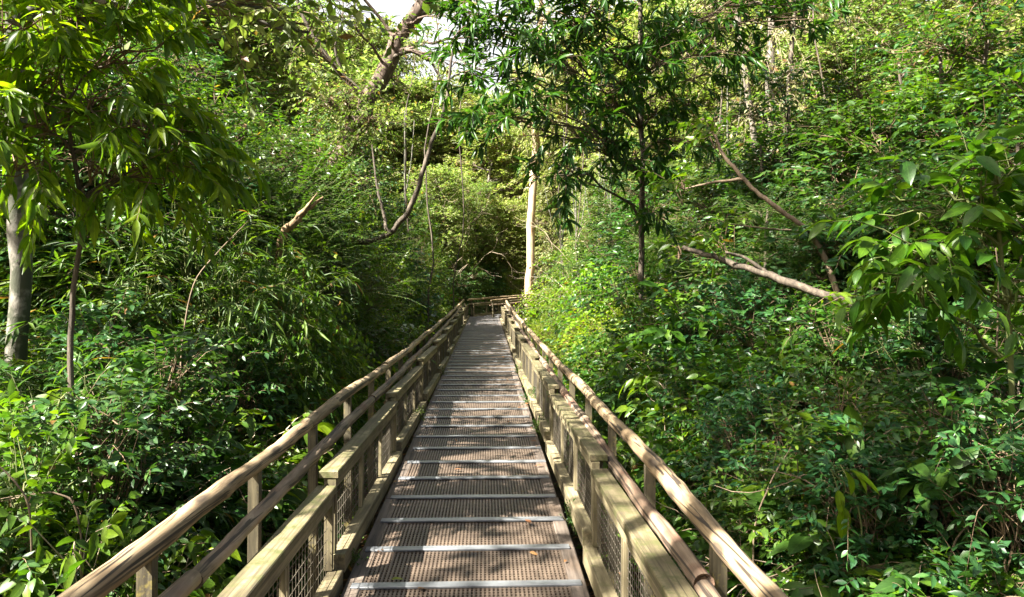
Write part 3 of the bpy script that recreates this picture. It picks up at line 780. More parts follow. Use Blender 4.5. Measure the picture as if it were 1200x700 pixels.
def f_openc(rng, v):  # sparse clumped crown for the added out-of-view shade trees
    sp = dict(name='opencanopy', tpl='ovate2', L=.17, W=.08, k=9, slen=.8, ang=1.0, hang=.3, curve=.3, mat='l_fargreen', twig='twig_mid', tw=.008, nn=.6)
    H = 13.0; cl = []
    for i in range(13):
        z = rng.uniform(.35, 1.0); rad = 3.4 * (1 - .55 * abs(z - .65) ** 1.3) * rng.uniform(.2, 1); a = rng.uniform(0, 6.28)
        cl.append(((rad * math.cos(a), rad * math.sin(a), H * z), (.62, .62, .45), int(rng.uniform(13, 21))))
    return (*grow(v + 190, [(0, 0, 0), (.2, -.1, 4), (-.2, .3, 8), (.1, 0, 12.3)], [.17, .14, .10, .03], cl, sp, M['bark_brown'], start=(.3, .97), limb_r=.25), H)
proto('openc', 2, f_openc)
used = {}
def place(kind, px, Y, top, label, cat, group=None, name=None, wide=1.0, v=None, rot=None, x=None, parts=('stem', 'foliage'), z=None, lean=0.0, free=False):
    """stands a plant on the forest floor at depth Y, its head reaching the photo row `top`"""
    vs = PROTO[kind]; i = used.get(kind, 0); used[kind] = i + 1
    st, lf, H, rad = vs[i % len(vs) if v is None else v]
    p = W(px, top, Y)
    xx = p.x if x is None else x
    for _ in range(3):                        # keep the crown off the walkway
        gz = ground(xx, Y) if z is None else z
        s = max(0.12, (p.z - gz)) / H
        if Y < 33.5 and kind != 'fartree' and not free:
            wide = max(min(wide, (abs(xx - DC) - 1.0) / (rad * s * .96)), min(wide, .62))
            need = rad * s * wide * .96
            xx = min(xx, -1.12 - need) if xx < DC else max(xx, 0.90 + need)
    gz = ground(xx, Y) if z is None else z
    rr = random.Random(px * 13 + Y)
    t = empty(name, (xx, Y, gz - 0.02), (rr.uniform(-.06, .06), lean + rr.uniform(-.06, .06), rr.uniform(0, 6.28) if rot is None else rot))
    t.scale = (s * wide, s * wide, s)
    tag(t, label, cat, group)
    if st: link(parts[0], st, t)
    if lf: link(parts[1], lf, t)
    return t

def custom(name, label, cat, trunk, trad, clumps, sp, stem_mat, parts=('trunk', 'crown'), seed=1, group=None, **kw):
    """a plant whose trunk and leaf clumps are given as (photo column, photo row, depth)"""
    px, py, Y = trunk[0]
    x0 = XA(px, Y); z0 = ground(x0, Y) - 0.05
    B = Vector((x0, Y, z0))
    tp = [np.array((0, 0, 0.0))] + [np.array(W(*t) - B) for t in trunk[1:]]
    cl = [(np.array(W(a, b, c) - B), np.array((r, r, r * .75)), n) for a, b, c, r, n in clumps]
    t = empty(name, B); tag(t, label, cat, group)
    if cl:
        st, lf = grow(seed, tp, trad, cl, sp, stem_mat, **kw)
        link(parts[0], st, t); link(parts[1], lf, t)
    return t

# ---- trees with a face of their own
sp_mango = dict(name='mango', tpl='lance', L=.175, W=.036, k=17, slen=.34, ang=1.05, hang=.30, curve=.2, mode='whorl', mat='l_dark', twig='twig', tw=.0045, nn=.5)
custom('overhanging_tree', 'slender tree reaching over the walkway with dark whorls of narrow leaves', 'tree',
       [(752, None, 9.5), (750, 330, 9.5), (754, 180, 9.4), (750, 60, 9.3), (752, -40, 9.2), (745, -150, 9.2)], [.042, .040, .036, .03, .018],
       [(a_, b_, c_, d_, int(e_ * 1.7)) for a_, b_, c_, d_, e_ in [(600, 45, 8.0, .34, 7), (640, 75, 7.8, .36, 8), (615, 125, 7.8, .30, 6), (585, 150, 7.9, .26, 5), (560, 140, 8.1, .22, 4), (665, 150, 8.0, .34, 7), (690, 60, 8.4, .40, 9),
        (710, 125, 8.6, .36, 8), (652, 205, 7.9, .30, 6), (665, 15, 8.2, .40, 9), (740, 55, 8.8, .42, 9), (770, 130, 9.0, .42, 9), (795, 30, 9.2, .45, 10), (735, 190, 8.8, .34, 7),
        (760, 235, 9.0, .34, 7), (620, -20, 8.0, .4, 9), (700, -50, 8.4, .5, 10), (800, -60, 9.2, .6, 12), (820, 90, 9.4, .4, 8), (640, -90, 8.3, .5, 10), (745, -120, 9.0, .6, 14), (690, 15, 8.0, .35, 8), (720, 95, 8.2, .3, 7), (575, 90, 8.2, .25, 4), (640, 45, 8.0, .3, 7), (770, 70, 8.4, .35, 8), (790, 165, 8.8, .35, 7), (700, 170, 8.5, .3, 6), (860, 15, 8.7, .42, 9), (905, 0, 8.5, .4, 8), (845, 62, 8.8, .34, 7), (940, 30, 8.4, .3, 5), (535, 40, 8.0, .26, 5), (545, 85, 8.0, .22, 4), (560, 5, 8.0, .3, 6)]],
       sp_mango, M['bark_brown'], seed=3, start=(.3, .98), limb_r=.28)
sp_big = dict(name='bigleaf', tpl='lance_hi', L=.15, W=.036, k=14, slen=.36, ang=.85, hang=.55, curve=.35, mat='l_bright', twig='twig', tw=.004, nn=.55, s0=.3)
custom('large_leaved_tree', 'young tree with drooping lance leaves and dark forked stem, beside the blotched white trunk', 'tree',
       [(72, None, 4.3), (84, 430, 4.3), (82, 350, 4.35), (94, 290, 4.3), (98, 245, 4.3), (84, 170, 4.25), (70, 80, 4.2), (60, -20, 4.2)], [.022, .020, .018, .013, .008],
       [(a_, b_, c_, d_, int(e_ * 2.1)) for a_, b_, c_, d_, e_ in [(60, 60, 4.2, .22, 7), (110, 130, 4.2, .22, 8), (175, 150, 4.3, .20, 7), (45, 150, 4.1, .22, 7), (150, 75, 4.3, .22, 7), (210, 185, 4.4, .16, 5), (15, 40, 4.0, .22, 7), (100, 20, 4.3, .24, 8),
        (190, 210, 4.4, .14, 4), (20, 200, 4.0, .2, 6), (120, 200, 4.2, .18, 5), (60, -40, 4.2, .3, 10), (150, 10, 4.4, .22, 6), (40, 105, 4.2, .2, 6), (5, 130, 4.1, .2, 6)]],
       sp_big, M['bark_brown'], seed=4, start=(.35, .98), limb_r=.4, parts=('stem', 'foliage'))
sp_can = dict(name='highcanopy', tpl='ovate2', L=.13, W=.06, k=9, slen=.55, ang=1.0, hang=.25, curve=.3, mat='l_fargreen', twig='twig', tw=.005)
custom('blotched_tree', 'tree with a blotched whitish trunk standing at the left edge', 'tree',
       [(24, None, 5.8), (22, 385, 5.8), (24, 230, 5.8), (22, 60, 5.8), (14, -80, 5.8), (0, -260, 5.9), (10, -420, 6.0)], [.078, .075, .072, .068, .055, .035],
       [(0, -120, 5.8, .7, 16), (110, -110, 5.4, .6, 14), (-80, -40, 5.9, .7, 16), (200, -160, 5.0, .6, 14), (60, -260, 5.6, .8, 18), (-60, -300, 6.0, .8, 18), (150, -330, 5.6, .8, 16), (20, -430, 6.0, .9, 20), (250, -250, 5.2, .6, 12), (120, -460, 4.9, .8, 14), (255, 5, 5.6, .22, 9), (330, 12, 6.0, .22, 9), (362, 38, 6.2, .16, 6), (300, -25, 5.8, .3, 10), (395, -5, 6.3, .2, 7), (430, -30, 6.4, .25, 8)],
       sp_can, M['bark_white'], seed=5, start=(.55, .98))
lt = custom('leaning_tree', 'thick reddish leaning trunk with leafy climbers, left of the open sky', 'tree',
       [(335, None, 13.2), (352, 300, 13.4), (378, 225, 13.6), (408, 165, 13.8), (440, 105, 14.0), (462, 55, 14.1), (488, 18, 14.2), (515, -30, 14.3), (560, -110, 14.4), (600, -220, 14.5)], [.19, .18, .17, .165, .16, .15, .13, .10, .06],
       [(560, 2, 14.0, .35, 0), (385, 120, 13.3, .45, 36), (372, 185, 13.0, .5, 40), (418, 165, 13.2, .38, 34), (425, 215, 13.2, .4, 30), (350, 235, 12.8, .5, 40), (395, 250, 13.0, .45, 36), (430, 115, 13.6, .28, 18), (340, 170, 13.0, .5, 34), (445, 150, 13.6, .3, 16), (465, 100, 14.3, .4, 14), (405, 110, 12.6, .35, 26), (432, 140, 12.6, .3, 22), (400, 20, 13.2, .5, 22), (352, 45, 13.0, .5, 22), (540, 15, 13.6, .32, 10), (500, 50, 13.4, .3, 9), (530, 78, 13.3, .3, 8), (470, 40, 13.2, .3, 10), (555, 45, 13.2, .28, 7), (515, 20, 13.3, .3, 9), (570, 70, 13.1, .25, 6), (520, -25, 13.8, .5, 16), (470, -30, 13.6, .5, 18), (590, 20, 13.6, .3, 8), (560, -130, 14.3, 1.1, 20), (640, -190, 14.0, 1.2, 22), (500, -240, 14.2, 1.2, 22), (400, -140, 13.6, 1.0, 16), (620, -330, 14.2, 1.3, 22), (330, -90, 13.4, .9, 14)],
       dict(sp_can, name='leaning', L=.10, W=.045, k=11), M['bark_red'], seed=6, start=(.1, .98), limb_r=.13)
LT_BR = [([(488, 18, 14.2), (520, 8, 14.1), (552, -2, 14.0), (600, -25, 14.0)], [.09, .07, .05, .03]), ([(455, 70, 14), (482, 58, 13.8), (506, 74, 13.8), (532, 58, 13.8), (566, 64, 13.7)], [.05, .035, .028, .02, .008]),
         ([(432, 118, 14), (404, 92, 14), (376, 58, 14), (352, 15, 14), (340, -30, 14)], [.07, .055, .045, .03, .02]), ([(506, 74, 13.8), (520, 100, 13.8), (545, 118, 13.7)], [.024, .016, .006]), ([(404, 92, 14), (392, 60, 13.9), (398, 20, 13.9)], [.035, .025, .012])]
sp_drape = dict(name='drape', tpl='ovate2', L=.10, W=.045, k=12, slen=.75, ang=1.0, hang=.5, curve=.9, mat='l_olive', twig='twig_pale', tw=.004)
def stems(name, label, cat, group, paths, mat, parts='stem'):
    px, py, Y = paths[0][0][0]
    x0 = XA(px, Y); B = Vector((x0, Y, ground(x0, Y) - .05))
    t = empty(name, B); tag(t, label, cat, group)
    for pth, rad in paths:
        P = [np.array(W(*p) - B) if p[1] is not None else np.array((XA(p[0], p[2]) - B.x, p[2] - B.y, ground(XA(p[0], p[2]), p[2]) - .05 - B.z)) for p in pth]
        P = np.array(P, float); n = max(8, len(P) * 5)
        s = np.linspace(0, 1, n); c = np.linspace(0, 1, len(P))
        Q = np.stack([np.interp(s, c, P[:, i]) for i in range(3)], 1)
        for _ in range(3): Q[1:-1] = .25 * Q[:-2] + .5 * Q[1:-1] + .25 * Q[2:]
        r = np.interp(s, np.linspace(0, 1, len(rad)), rad)
        Q[1:-1] += RNG.normal(0, 1, (n - 2, 3)) * r[1:-1, None] * .22
        g = Geo(); g.tube(Q, r, 8 if max(rad) > .02 else 5, bump=.06)
        link(parts, g.mesh(parts, [M[mat]], True), t)
    return t
mt = custom('vine_draped_tree', 'grey tree of several upright stems draped with hanging climbers, behind the right thicket', 'tree',
       [(905, None, 14.5), (905, 260, 14.5), (903, 120, 14.5), (906, 10, 14.5), (912, -120, 14.5), (915, -260, 14.5)], [.12, .11, .095, .085, .06, .03],
       [(870, 60, 14.0, .45, 20), (935, 80, 13.9, .45, 20), (890, 130, 13.8, .4, 18), (905, 40, 13.9, .4, 16), (915, 120, 13.9, .35, 14), (960, 30, 14.5, .6, 16), (850, 0, 14.3, .6, 16), (915, -60, 14.4, .8, 22), (980, -100, 14.6, .9, 22), (840, -120, 14.4, .9, 20), (920, -240, 14.6, 1.0, 26), (940, 160, 14.2, .4, 10)],
       sp_drape, M['bark_grey'], seed=7, start=(.2, .98), limb_r=.3)
def add_trunk(t, pth, rad, mat, nm='trunk'):
    B = t.location
    P = np.array([np.array(W(*p) - B) for p in pth], float); n = len(P) * 5
    s = np.linspace(0, 1, n); c = np.linspace(0, 1, len(P)); Q = np.stack([np.interp(s, c, P[:, i]) for i in range(3)], 1)
    for _ in range(3): Q[1:-1] = .25 * Q[:-2] + .5 * Q[1:-1] + .25 * Q[2:]
    g = Geo(); g.tube(Q, np.interp(s, np.linspace(0, 1, len(rad)), rad), 8, bump=.05); link(nm, g.mesh(nm, [M[mat]], True), t)
for p_, r_ in LT_BR: add_trunk(lt, p_, r_, 'bark_brown', 'branch')
add_trunk(mt, [(900, 330, 14.4), (888, 190, 14.3), (872, 80, 14.3), (858, -40, 14.3), (850, -150, 14.3)], [.065, .06, .055, .04], 'bark_grey')
add_trunk(mt, [(910, 330, 14.6), (922, 190, 14.6), (925, 90, 14.6), (934, -30, 14.6), (950, -150, 14.6)], [.06, .055, .05, .035], 'bark_brown')
custom('pale_trunk_tree', 'tall straight tree with cream and orange smooth trunk beyond the far bend', 'tree',
       [(618, None, 36), (620, 355, 36), (622, 265, 36), (627, 180, 36), (629, 110, 36), (633, 30, 36), (637, -60, 36)], [.205, .20, .195, .18, .15, .10, .05],
       [(618, 150, 35.1, .7, 30), (640, 145, 35.0, .8, 28), (612, 115, 35.1, .8, 30), (634, 92, 34.8, .9, 36), (648, 180, 35.2, .6, 14), (622, 55, 34.8, .9, 36), (628, 120, 34.8, .7, 26), (640, 20, 34.8, .9, 30), (610, 90, 36, 1.0, 10), (650, 60, 36, 1.0, 10), (600, 40, 36, .9, 8), (640, 10, 36, 1.2, 12), (620, -40, 36, 1.4, 16), (670, -20, 36, 1.2, 12), (590, -20, 36, 1.1, 10)],
       dict(name='palecrown', tpl='quadlong', L=.27, W=.065, k=9, slen=.9, ang=1.0, hang=.75, curve=.5, mat='l_far', twig='twig_pale', tw=.01, nn=.6), M['bark_pale'], seed=8, start=(.40, .98))

# ---- bare limbs, lianas and dead wood
stems('curved_liana', 'dark liana bending in a wide hook beside the leaning trunk', 'liana', None,
      [([(398, None, 11.5), (396, 330, 11.5), (402, 276, 11.4), (424, 286, 11.3), (455, 277, 11.2), (480, 248, 11.1), (494, 205, 11.1), (506, 165, 11.1), (522, 130, 11.1), (530, 60, 11.2)], [.04, .045, .045, .04, .03, .02]),
       ([(455, 277, 11.2), (448, 245, 11.3), (441, 215, 11.4), (436, 170, 11.5)], [.028, .02, .012])], 'bark_brown')
lb = stems('leaning_branch', 'thick pale fallen branch slanting down through the right thicket', 'fallen branch', None,
      [([(1230, None, 4.9), (1140, 446, 5.0), (1060, 396, 5.3), (985, 352, 5.6), (905, 324, 5.9), (850, 306, 6.1), (800, 290, 6.3)], [.048, .044, .038, .032, .027, .018]),
       ([(905, 324, 5.9), (870, 300, 6.0), (850, 296, 6.0)], [.018, .01]), ([(1060, 396, 5.3), (1010, 400, 5.2), (950, 372, 5.2)], [.012, .006])], 'bark_brown')
ab = stems('arching_branch', 'thin brown branch arching up above the slanting fallen branch', 'branch', None,
      [([(1010, None, 6.2), (985, 345, 6.3), (966, 302, 6.4), (952, 272, 6.4), (915, 248, 6.4), (882, 222, 6.5), (862, 198, 6.5), (845, 180, 6.6), (838, 158, 6.7)], [.028, .026, .022, .02, .017, .011]),
       ([(870, 210, 6.5), (835, 214, 6.6), (800, 222, 6.7)], [.016, .008]), ([(952, 272, 6.4), (900, 268, 6.3), (850, 262, 6.3)], [.010, .005])], 'twig_mid')
def leafy(t, clumps, sp, seed):
    B = t.location
    cl = [(np.array(W(a, b, c) - B), np.array((r, r, r)), n) for a, b, c, r, n in clumps]
    _, lf = grow(seed, [(0, 0, 0)], [0], cl, sp, M['twig']); link('foliage', lf, t)
sp_br = dict(name='branchleaf', tpl='ovate', L=.105, W=.042, k=8, slen=.30, ang=.95, hang=.35, curve=.35, mat='l_mix', twig='twig', tw=.003, nn=.7)
leafy(ab, [(838, 160, 6.7, .12, 7), (800, 222, 6.7, .14, 9), (850, 262, 6.3, .10, 5), (965, 300, 6.5, .10, 4)], sp_br, 31)
leafy(lb, [(795, 292, 6.25, .10, 5), (850, 290, 6.1, .08, 3), (950, 375, 5.15, .12, 6), (1040, 372, 5.5, .10, 4)], sp_br, 32)
stems('broken_branch', 'short broken dead branch lit tan among dark leaves on the left', 'dead branch', None,
      [([(322, None, 8.3), (322, 330, 8.2), (330, 273, 8.0), (352, 253, 8.0), (379, 231, 8.0)], [.03, .032, .042, .040, .010]), ([(340, 265, 7.98), (362, 240, 7.97), (372, 226, 7.96)], [.022, .018, .004])], 'bark_tan')
dead = [(930, 560, 3.4, 905, 'bleached twig tangle low in the right thicket, nearest the lower log'), (1100, 545, 3.6, 1130, 'bleached twig tangle beneath the big pale leaves at the right edge')]
twl = [([(1000, None, 3.3), (985, 590, 3.3), (940, 560, 3.35), (905, 552, 3.4)], 'thin bare twig crossing in front of the right thicket above the handrail'),
       ([(1090, None, 3.0), (1110, 640, 3.0), (1150, 600, 3.0), (1190, 560, 3.0)], 'forked bare twig in the right thicket near its lower corner'),
       ([(1000, None, 3.5), (990, 545, 3.5), (1020, 520, 3.5), (1050, 500, 3.5), (1092, 500, 3.6)], 'bare twig bending right below the slanting fallen branch'),
       ([(30, None, 3.2), (40, 600, 3.2), (15, 560, 3.2), (-20, 530, 3.2)], 'brown bare twig rising among leaves at the lower left'),
       ([(110, None, 3.4), (95, 590, 3.4), (60, 575, 3.4), (0, 588, 3.4)], 'bare twig lying sideways over leaves at the lower left'),
       ([(215, None, 5.0), (210, 420, 5.0), (225, 330, 5.1), (260, 290, 5.2), (300, 250, 5.2)], 'long thin stalk leaning over the left thicket'),
       ([(890, None, 3.6), (880, 620, 3.6), (905, 560, 3.6), (930, 520, 3.6)], 'bare brown twig right behind the right upper log'),
       ([(1150, None, 4.2), (1172, 330, 4.2), (1165, 280, 4.2), (1150, 230, 4.2)], 'upright dark stem behind the big pale leaves at the right edge')]
for pth, lab in twl:
    stems('bare_twig', lab, 'twig', 'bare twigs in the thickets', [(pth, [.0055, .005, .004, .002])], 'twig_mid')

# ---- vines and slim stems between the far trees
vl = [(660, 20, 330, 24, 'first slim hanging vine right of the pale trunk'), (682, 40, 380, 22, 'second slim hanging vine right of the pale trunk'), (706, 60, 350, 20, 'third slim hanging vine right of the pale trunk'),
      (540, 60, 340, 22, 'slim hanging vine left of the pale trunk'), (478, 20, 330, 18, 'slim hanging vine beside the hooked liana'), (505, 0, 250, 17, 'long hanging vine under the open sky'),
      (835, 0, 260, 13, 'hanging vine at the left of the several-stemmed grey tree'), (955, 0, 230, 13, 'hanging vine at the right of the several-stemmed grey tree')]
for i, (px, y0, y1, Y, lab) in enumerate(vl):
    x = XA(px, Y); rr = random.Random(i)
    top, bot = W(px, y0 - 60, Y), W(px, y1, Y)
    n = 16; P = [(x + .10 * math.sin(k * .8 + i) + rr.uniform(-.05, .05) + (k - 8) * .02, Y + rr.uniform(-.05, .05), ground(x, Y) - .05 + (top.z - ground(x, Y)) * k / (n - 1)) for k in range(n)]
    B = Vector(P[0]); g = Geo(); g.tube(np.array(P) - np.array(B), np.linspace(.022, .012, n), 6, bump=.08)
    o = link('vine', g.mesh('vine', [M['bark_brown']], True), None, B); tag(o, lab, 'vine', 'slim vines between the far trees')

for px, dx, Y, top, lab in [(655, 8, 26, 150, 'first pale bare sapling right of the pale smooth trunk'), (678, -4, 23, 190, 'second pale bare sapling right of the pale smooth trunk'), (698, 6, 24, 120, 'third pale bare sapling right of the pale smooth trunk'), (722, -8, 19, 160, 'fourth pale bare sapling right of the pale smooth trunk'),
                         (470, 6, 24, 130, 'pale bare sapling between the hooked liana and the walkway'), (432, -5, 20, 180, 'pale bare sapling left of the hooked liana'), (845, 10, 18, 60, 'pale bare sapling left of the vine-draped grey tree')]:
    stems('bare_sapling', lab, 'sapling', 'pale bare saplings', [([(px, None, Y), (px + dx * .2, 330, Y), (px + dx * .8, (330 + top) / 2, Y), (px + dx * .7, top, Y)], [.045, .04, .03, .015]),
          ([(px + dx * .8, (330 + top) / 2, Y), (px + dx * 2, (330 + top) / 2 - 40, Y), (px + dx * 2.6, top + 10, Y + .3)], [.022, .016, .008]), ([(px + dx * .5, 290, Y), (px - dx * 1.4, 250, Y - .3), (px - dx * 2.2, 215, Y)], [.02, .015, .008])], 'bark_white')
# ---- forest trees behind
far = [(-60, 22, -90, 0), (10, 24, -80, 2), (70, 21, -80, 0), (125, 25, -60, 2), (185, 27, -10, 0), (245, 30, 20, 3), (300, 33, 70, 0), (345, 52, 20, 2), (395, 53, 30, 0), (432, 54, 45, 1), (470, 50, 90, 0), (508, 52, 100, 0), (532, 64, 105, 1), (566, 62, 115, 0), (545, 50, 125, 3), (582, 46, 150, 0),
       (610, 54, 120, 1), (650, 47, 85, 0), (688, 42, 45, 1), (722, 38, 10, 3), (762, 34, -10, 0), (812, 31, -30, 1), (868, 33, -30, 3), (925, 30, -30, 0), (985, 32, -20, 1), (1045, 29, -10, 3), (1105, 32, 5, 0), (1160, 30, 20, 1), (1215, 28, 0, 3), (1270, 26, -40, 0),
       (150, 17, -120, 2), (268, 20, -60, 2), (1010, 19, -10, 2), (1120, 18, 40, 2), (1240, 17, -60, 2), (800, 21, 40, 2), (450, 47, 130, 0), (560, 41, 215, 2), (660, 38, 200, 3), (700, 30, 190, 1), (405, 48, 110, 3), (510, 38, 200, 0), (590, 42, 235, 0)]
knd = ['sunlit feathery forest tree', 'tall tree of drooping thin leaves', 'deep green dense forest tree', 'olive loose-crowned forest tree']
cnt = {}
for px, Y, top, v in far:
    side = 'left of the boardwalk' if px < 400 else 'straight ahead beyond the bend' if px < 720 else 'right of the boardwalk'
    k = (v, side); cnt[k] = cnt.get(k, 0) + 1
    lab = f'{knd[v]} {side}, {ORD[cnt[k] - 1]} such from the left'
    place('fartree', px, Y, top, lab, 'tree', 'forest trees behind', name='forest_tree', v=v, parts=('trunk', 'crown'), wide=1.0 + .25 * random.random())

# unseen canopy trees added at left to cast dappled shade on walkway and banks
for i, (x, Y, h, lab) in enumerate([(-4.9, -0.8, 15.5, 'unseen open-crowned shade tree added left of the walkway, abreast of the camera'), (-6.6, 3.4, 16.0, 'unseen open-crowned shade tree added behind the blotched white trunk'), (-10.6, -1.4, 14.5, 'unseen open-crowned shade tree added farthest left of the walkway, abreast of the camera')]):
    st, lf, H, rad = PROTO['openc'][i % 2]
    t = empty('shade_tree', (x, Y, ground(x, Y) - .05), (0, 0, i * 1.3)); t.scale = (h / H * 1.25, h / H * 1.25, h / H)
    tag(t, lab, 'tree', 'unseen shade trees added to the left'); link('trunk', st, t); link('crown', lf, t)
# ---- understory trees and thickets, by rows on both sides
KIND = {'broad': ('broadleaf_shrub', 'broad-leaved green shrub', 'shrub'), 'small': ('small_leaved_shrub', 'fine-leaved bright shrub', 'shrub'), 'large': ('large_leaved_shrub', 'large-leaved shrub on pale stems', 'shrub'),
        'bamboo': ('bamboo_clump', 'arching narrow-leaved bamboo clump', 'bamboo'), 'feather': ('feathery_tree', 'dark feathery-leaved small tree', 'tree'), 'understory': ('understory_tree', 'dense glossy dark-leaved small tree', 'tree'),
        'tallunder': ('slender_tree', 'slender dark-leaved tree', 'tree'), 'tallfeather': ('fern_leaved_tree', 'slender fern-leaved tree', 'tree'),
        'glossy': ('glossy_shrub', 'dark glossy mid-leaved shrub', 'shrub'), 'twiggy': ('twig_tangle', 'bare brown twig tangle', 'dead shrub'),
        'herb': ('leafy_herb', 'low soft-leaved herb', 'herb'), 'climber': ('creeper_mound', 'mound of trailing heart-leaved creeper', 'creeper')}
rc = {}
def row(kind, px, Y, top, where, **kw):
    nm, words, cat = KIND[kind]
    k = (kind, where); rc[k] = rc.get(k, 0) + 1
    tr = kind in ('feather', 'understory', 'tallunder', 'tallfeather')
    hh = W(px, top, Y).z - ground(kw.get('x', XA(px, Y)), Y)
    if kind == 'glossy': kw = dict(kw, v=1 + rc[k] % 2)
    shape = 'broadtall' if kind == 'glossy' else {'broad': 'broadtall', 'small': 'smalltall'}.get(kind, kind) if hh > 2.0 else kind
    return place(shape, px, Y, top, f'{words} {where}, {ORD[rc[k] - 1]} such from the camera', cat, words + 's', name=nm,
                 parts=('trunk', 'crown') if tr else ('stem', 'foliage'), **kw)
a = 'by the left handrail'
for kind, x, Y, h in [('herb', -2.0, 2.3, .8), ('broad', -2.7, 2.5, 1.1), ('herb', -1.75, 3.2, .8), ('large', -2.5, 3.4, 1.2), ('small', -2.1, 4.1, 1.0), ('herb', -1.8, 4.6, .75), ('broad', -2.5, 5.0, 1.35), ('small', -2.0, 5.8, 1.15), ('climber', -2.6, 6.6, 1.5),
                     ('small', -2.1, 7.3, 1.3), ('broad', -2.3, 8.4, 1.5), ('small', -2.0, 9.4, 1.4), ('climber', -2.5, 10.4, 1.8), ('small', -2.1, 11.6, 1.5), ('small', -2.3, 13.0, 1.7), ('broad', -2.2, 14.4, 1.7), ('small', -2.1, 16.0, 1.7), ('climber', -2.4, 17.6, 2.0), ('small', -2.1, 19.4, 1.8),
                     ('broad', -2.3, 21.2, 2.0), ('small', -2.2, 23.2, 1.9), ('small', -2.4, 25.4, 2.2), ('climber', -2.2, 27.6, 2.2), ('broad', -2.6, 30.0, 2.4), ('small', -3.4, 32.6, 2.3)]:
    px = 570 + x / Y * F; top = 350 - (ground(x, Y) + h - CZ) / Y * F
    row(kind, px, Y, top, a, x=x, wide=1.15)
a = 'in the left second row'
for kind, px, Y, top in [('large', 70, 4.6, 400), ('bamboo', 40, 4.4, 420), ('broad', 150, 4.9, 380), ('bamboo', 0, 5.4, 410), ('large', 190, 5.8, 360), ('broad', 100, 6.2, 330), ('bamboo', 235, 7.0, 215), ('bamboo', 170, 7.4, 250), ('bamboo', 300, 7.8, 250), ('bamboo', 335, 7.0, 268), ('climber', 318, 6.9, 280), ('broad', 290, 7.2, 330),
                         ('climber', 340, 9.2, 270), ('small', 375, 10.5, 250), ('broad', 330, 10.8, 240), ('small', 410, 13.2, 245), ('climber', 385, 14.0, 220), ('small', 440, 16.5, 250), ('broad', 425, 18, 220), ('small', 465, 20.5, 245), ('climber', 455, 22.5, 220), ('small', 490, 26, 250),
                         ('broad', 480, 29, 220), ('small', 500, 33, 262), ('large', 245, 5.0, 470), ('climber', 215, 5.6, 430), ('broad', 40, 3.3, 470), ('large', 130, 3.5, 500), ('small', 10, 6.5, 395)]:
    row(kind, px, Y, top, a, wide=1.25)
a = 'in the left back row'
for kind, px, Y, top in [('feather', 300, 9.6, 150), ('feather', 385, 11.0, 165), ('feather', 235, 9.2, 170), ('understory', 180, 9.5, 190), ('understory', 120, 8.6, 210), ('understory', 60, 9.2, 150), ('understory', 10, 8.8, 100), ('feather', 410, 16, 215),
                         ('understory', 110, 14, -20), ('understory', 30, 13, -40), ('feather', 460, 22, 200),
                         ('tallunder', 300, 10.5, 120), ('tallunder', 345, 12.5, 130), ('tallunder', 385, 15.5, 125), ('tallunder', 425, 20, 150), ('tallunder', 235, 9.5, 70), ('tallunder', 175, 8.8, 10), ('tallunder', 120, 7.8, 0), ('tallunder', 60, 8.2, -20), ('tallunder', 200, 11.5, 40), ('tallunder', 265, 13, 90),
                         ('tallfeather', 325, 11.2, 165), ('tallfeather', 385, 13.8, 185), ('tallfeather', 280, 9.4, 150), ('tallfeather', 225, 7.8, 200), ('tallfeather', 440, 18, 215), ('small', 470, 28, 240)]:
    row(kind, px, Y, top, a, wide=1.2)
a = 'by the right handrail'
for kind, x, Y, h in [('herb', 1.55, 2.4, .8), ('broad', 2.1, 2.7, 1.15), ('herb', 1.6, 3.3, .85), ('small', 1.8, 3.9, .9), ('herb', 1.5, 4.7, .7), ('broad', 2.1, 4.6, 1.1), ('small', 1.7, 5.6, .85), ('climber', 2.0, 6.5, 1.0), ('small', 1.6, 7.4, .9), ('herb', 1.6, 8.3, .8), ('small', 1.8, 9.2, 1.0),
                     ('climber', 1.9, 10.4, 1.1), ('small', 1.65, 11.6, 1.0), ('small', 1.9, 12.9, 1.1), ('herb', 1.6, 14.0, .8), ('small', 1.8, 15.3, 1.1), ('climber', 1.9, 17, 1.2), ('small', 1.7, 18.8, 1.1), ('small', 1.9, 20.6, 1.2), ('herb', 1.6, 22.2, 1.0), ('small', 1.8, 24, 1.2), ('climber', 2.0, 26.4, 1.2), ('small', 2.1, 29, 1.2)]:
    px = 570 + x / Y * F; top = 350 - (ground(x, Y) + h - CZ) / Y * F
    row(kind, px, Y, top, a, x=x, wide=1.25, **({'v': 1} if kind == 'small' else {}))
a = 'in the right second row'
for kind, px, Y, top in [('small', 1180, 3.4, 480), ('large', 1100, 3.6, 440), ('broad', 1030, 3.9, 480), ('small', 980, 4.3, 430), ('bamboo', 1120, 4.4, 360), ('climber', 930, 5.0, 410), ('broad', 880, 5.4, 400), ('large', 840, 5.9, 370), ('broad', 960, 5.6, 330), ('large', 1190, 4.2, 340), ('broad', 900, 6.5, 310), ('large', 820, 7.4, 300),
                         ('broad', 850, 7.8, 250), ('climber', 780, 8.6, 330), ('broad', 770, 9.6, 290), ('small', 740, 11.0, 330), ('climber', 750, 12.4, 280), ('broad', 720, 14.5, 300), ('small', 700, 16.5, 320), ('small', 730, 17.5, 260), ('climber', 690, 20, 290), ('small', 670, 23, 315), ('small', 700, 25, 250), ('climber', 655, 27, 318), ('small', 690, 31, 280), ('small', 660, 29.5, 322)]:
    row(kind, px, Y, top, a, wide=1.3)
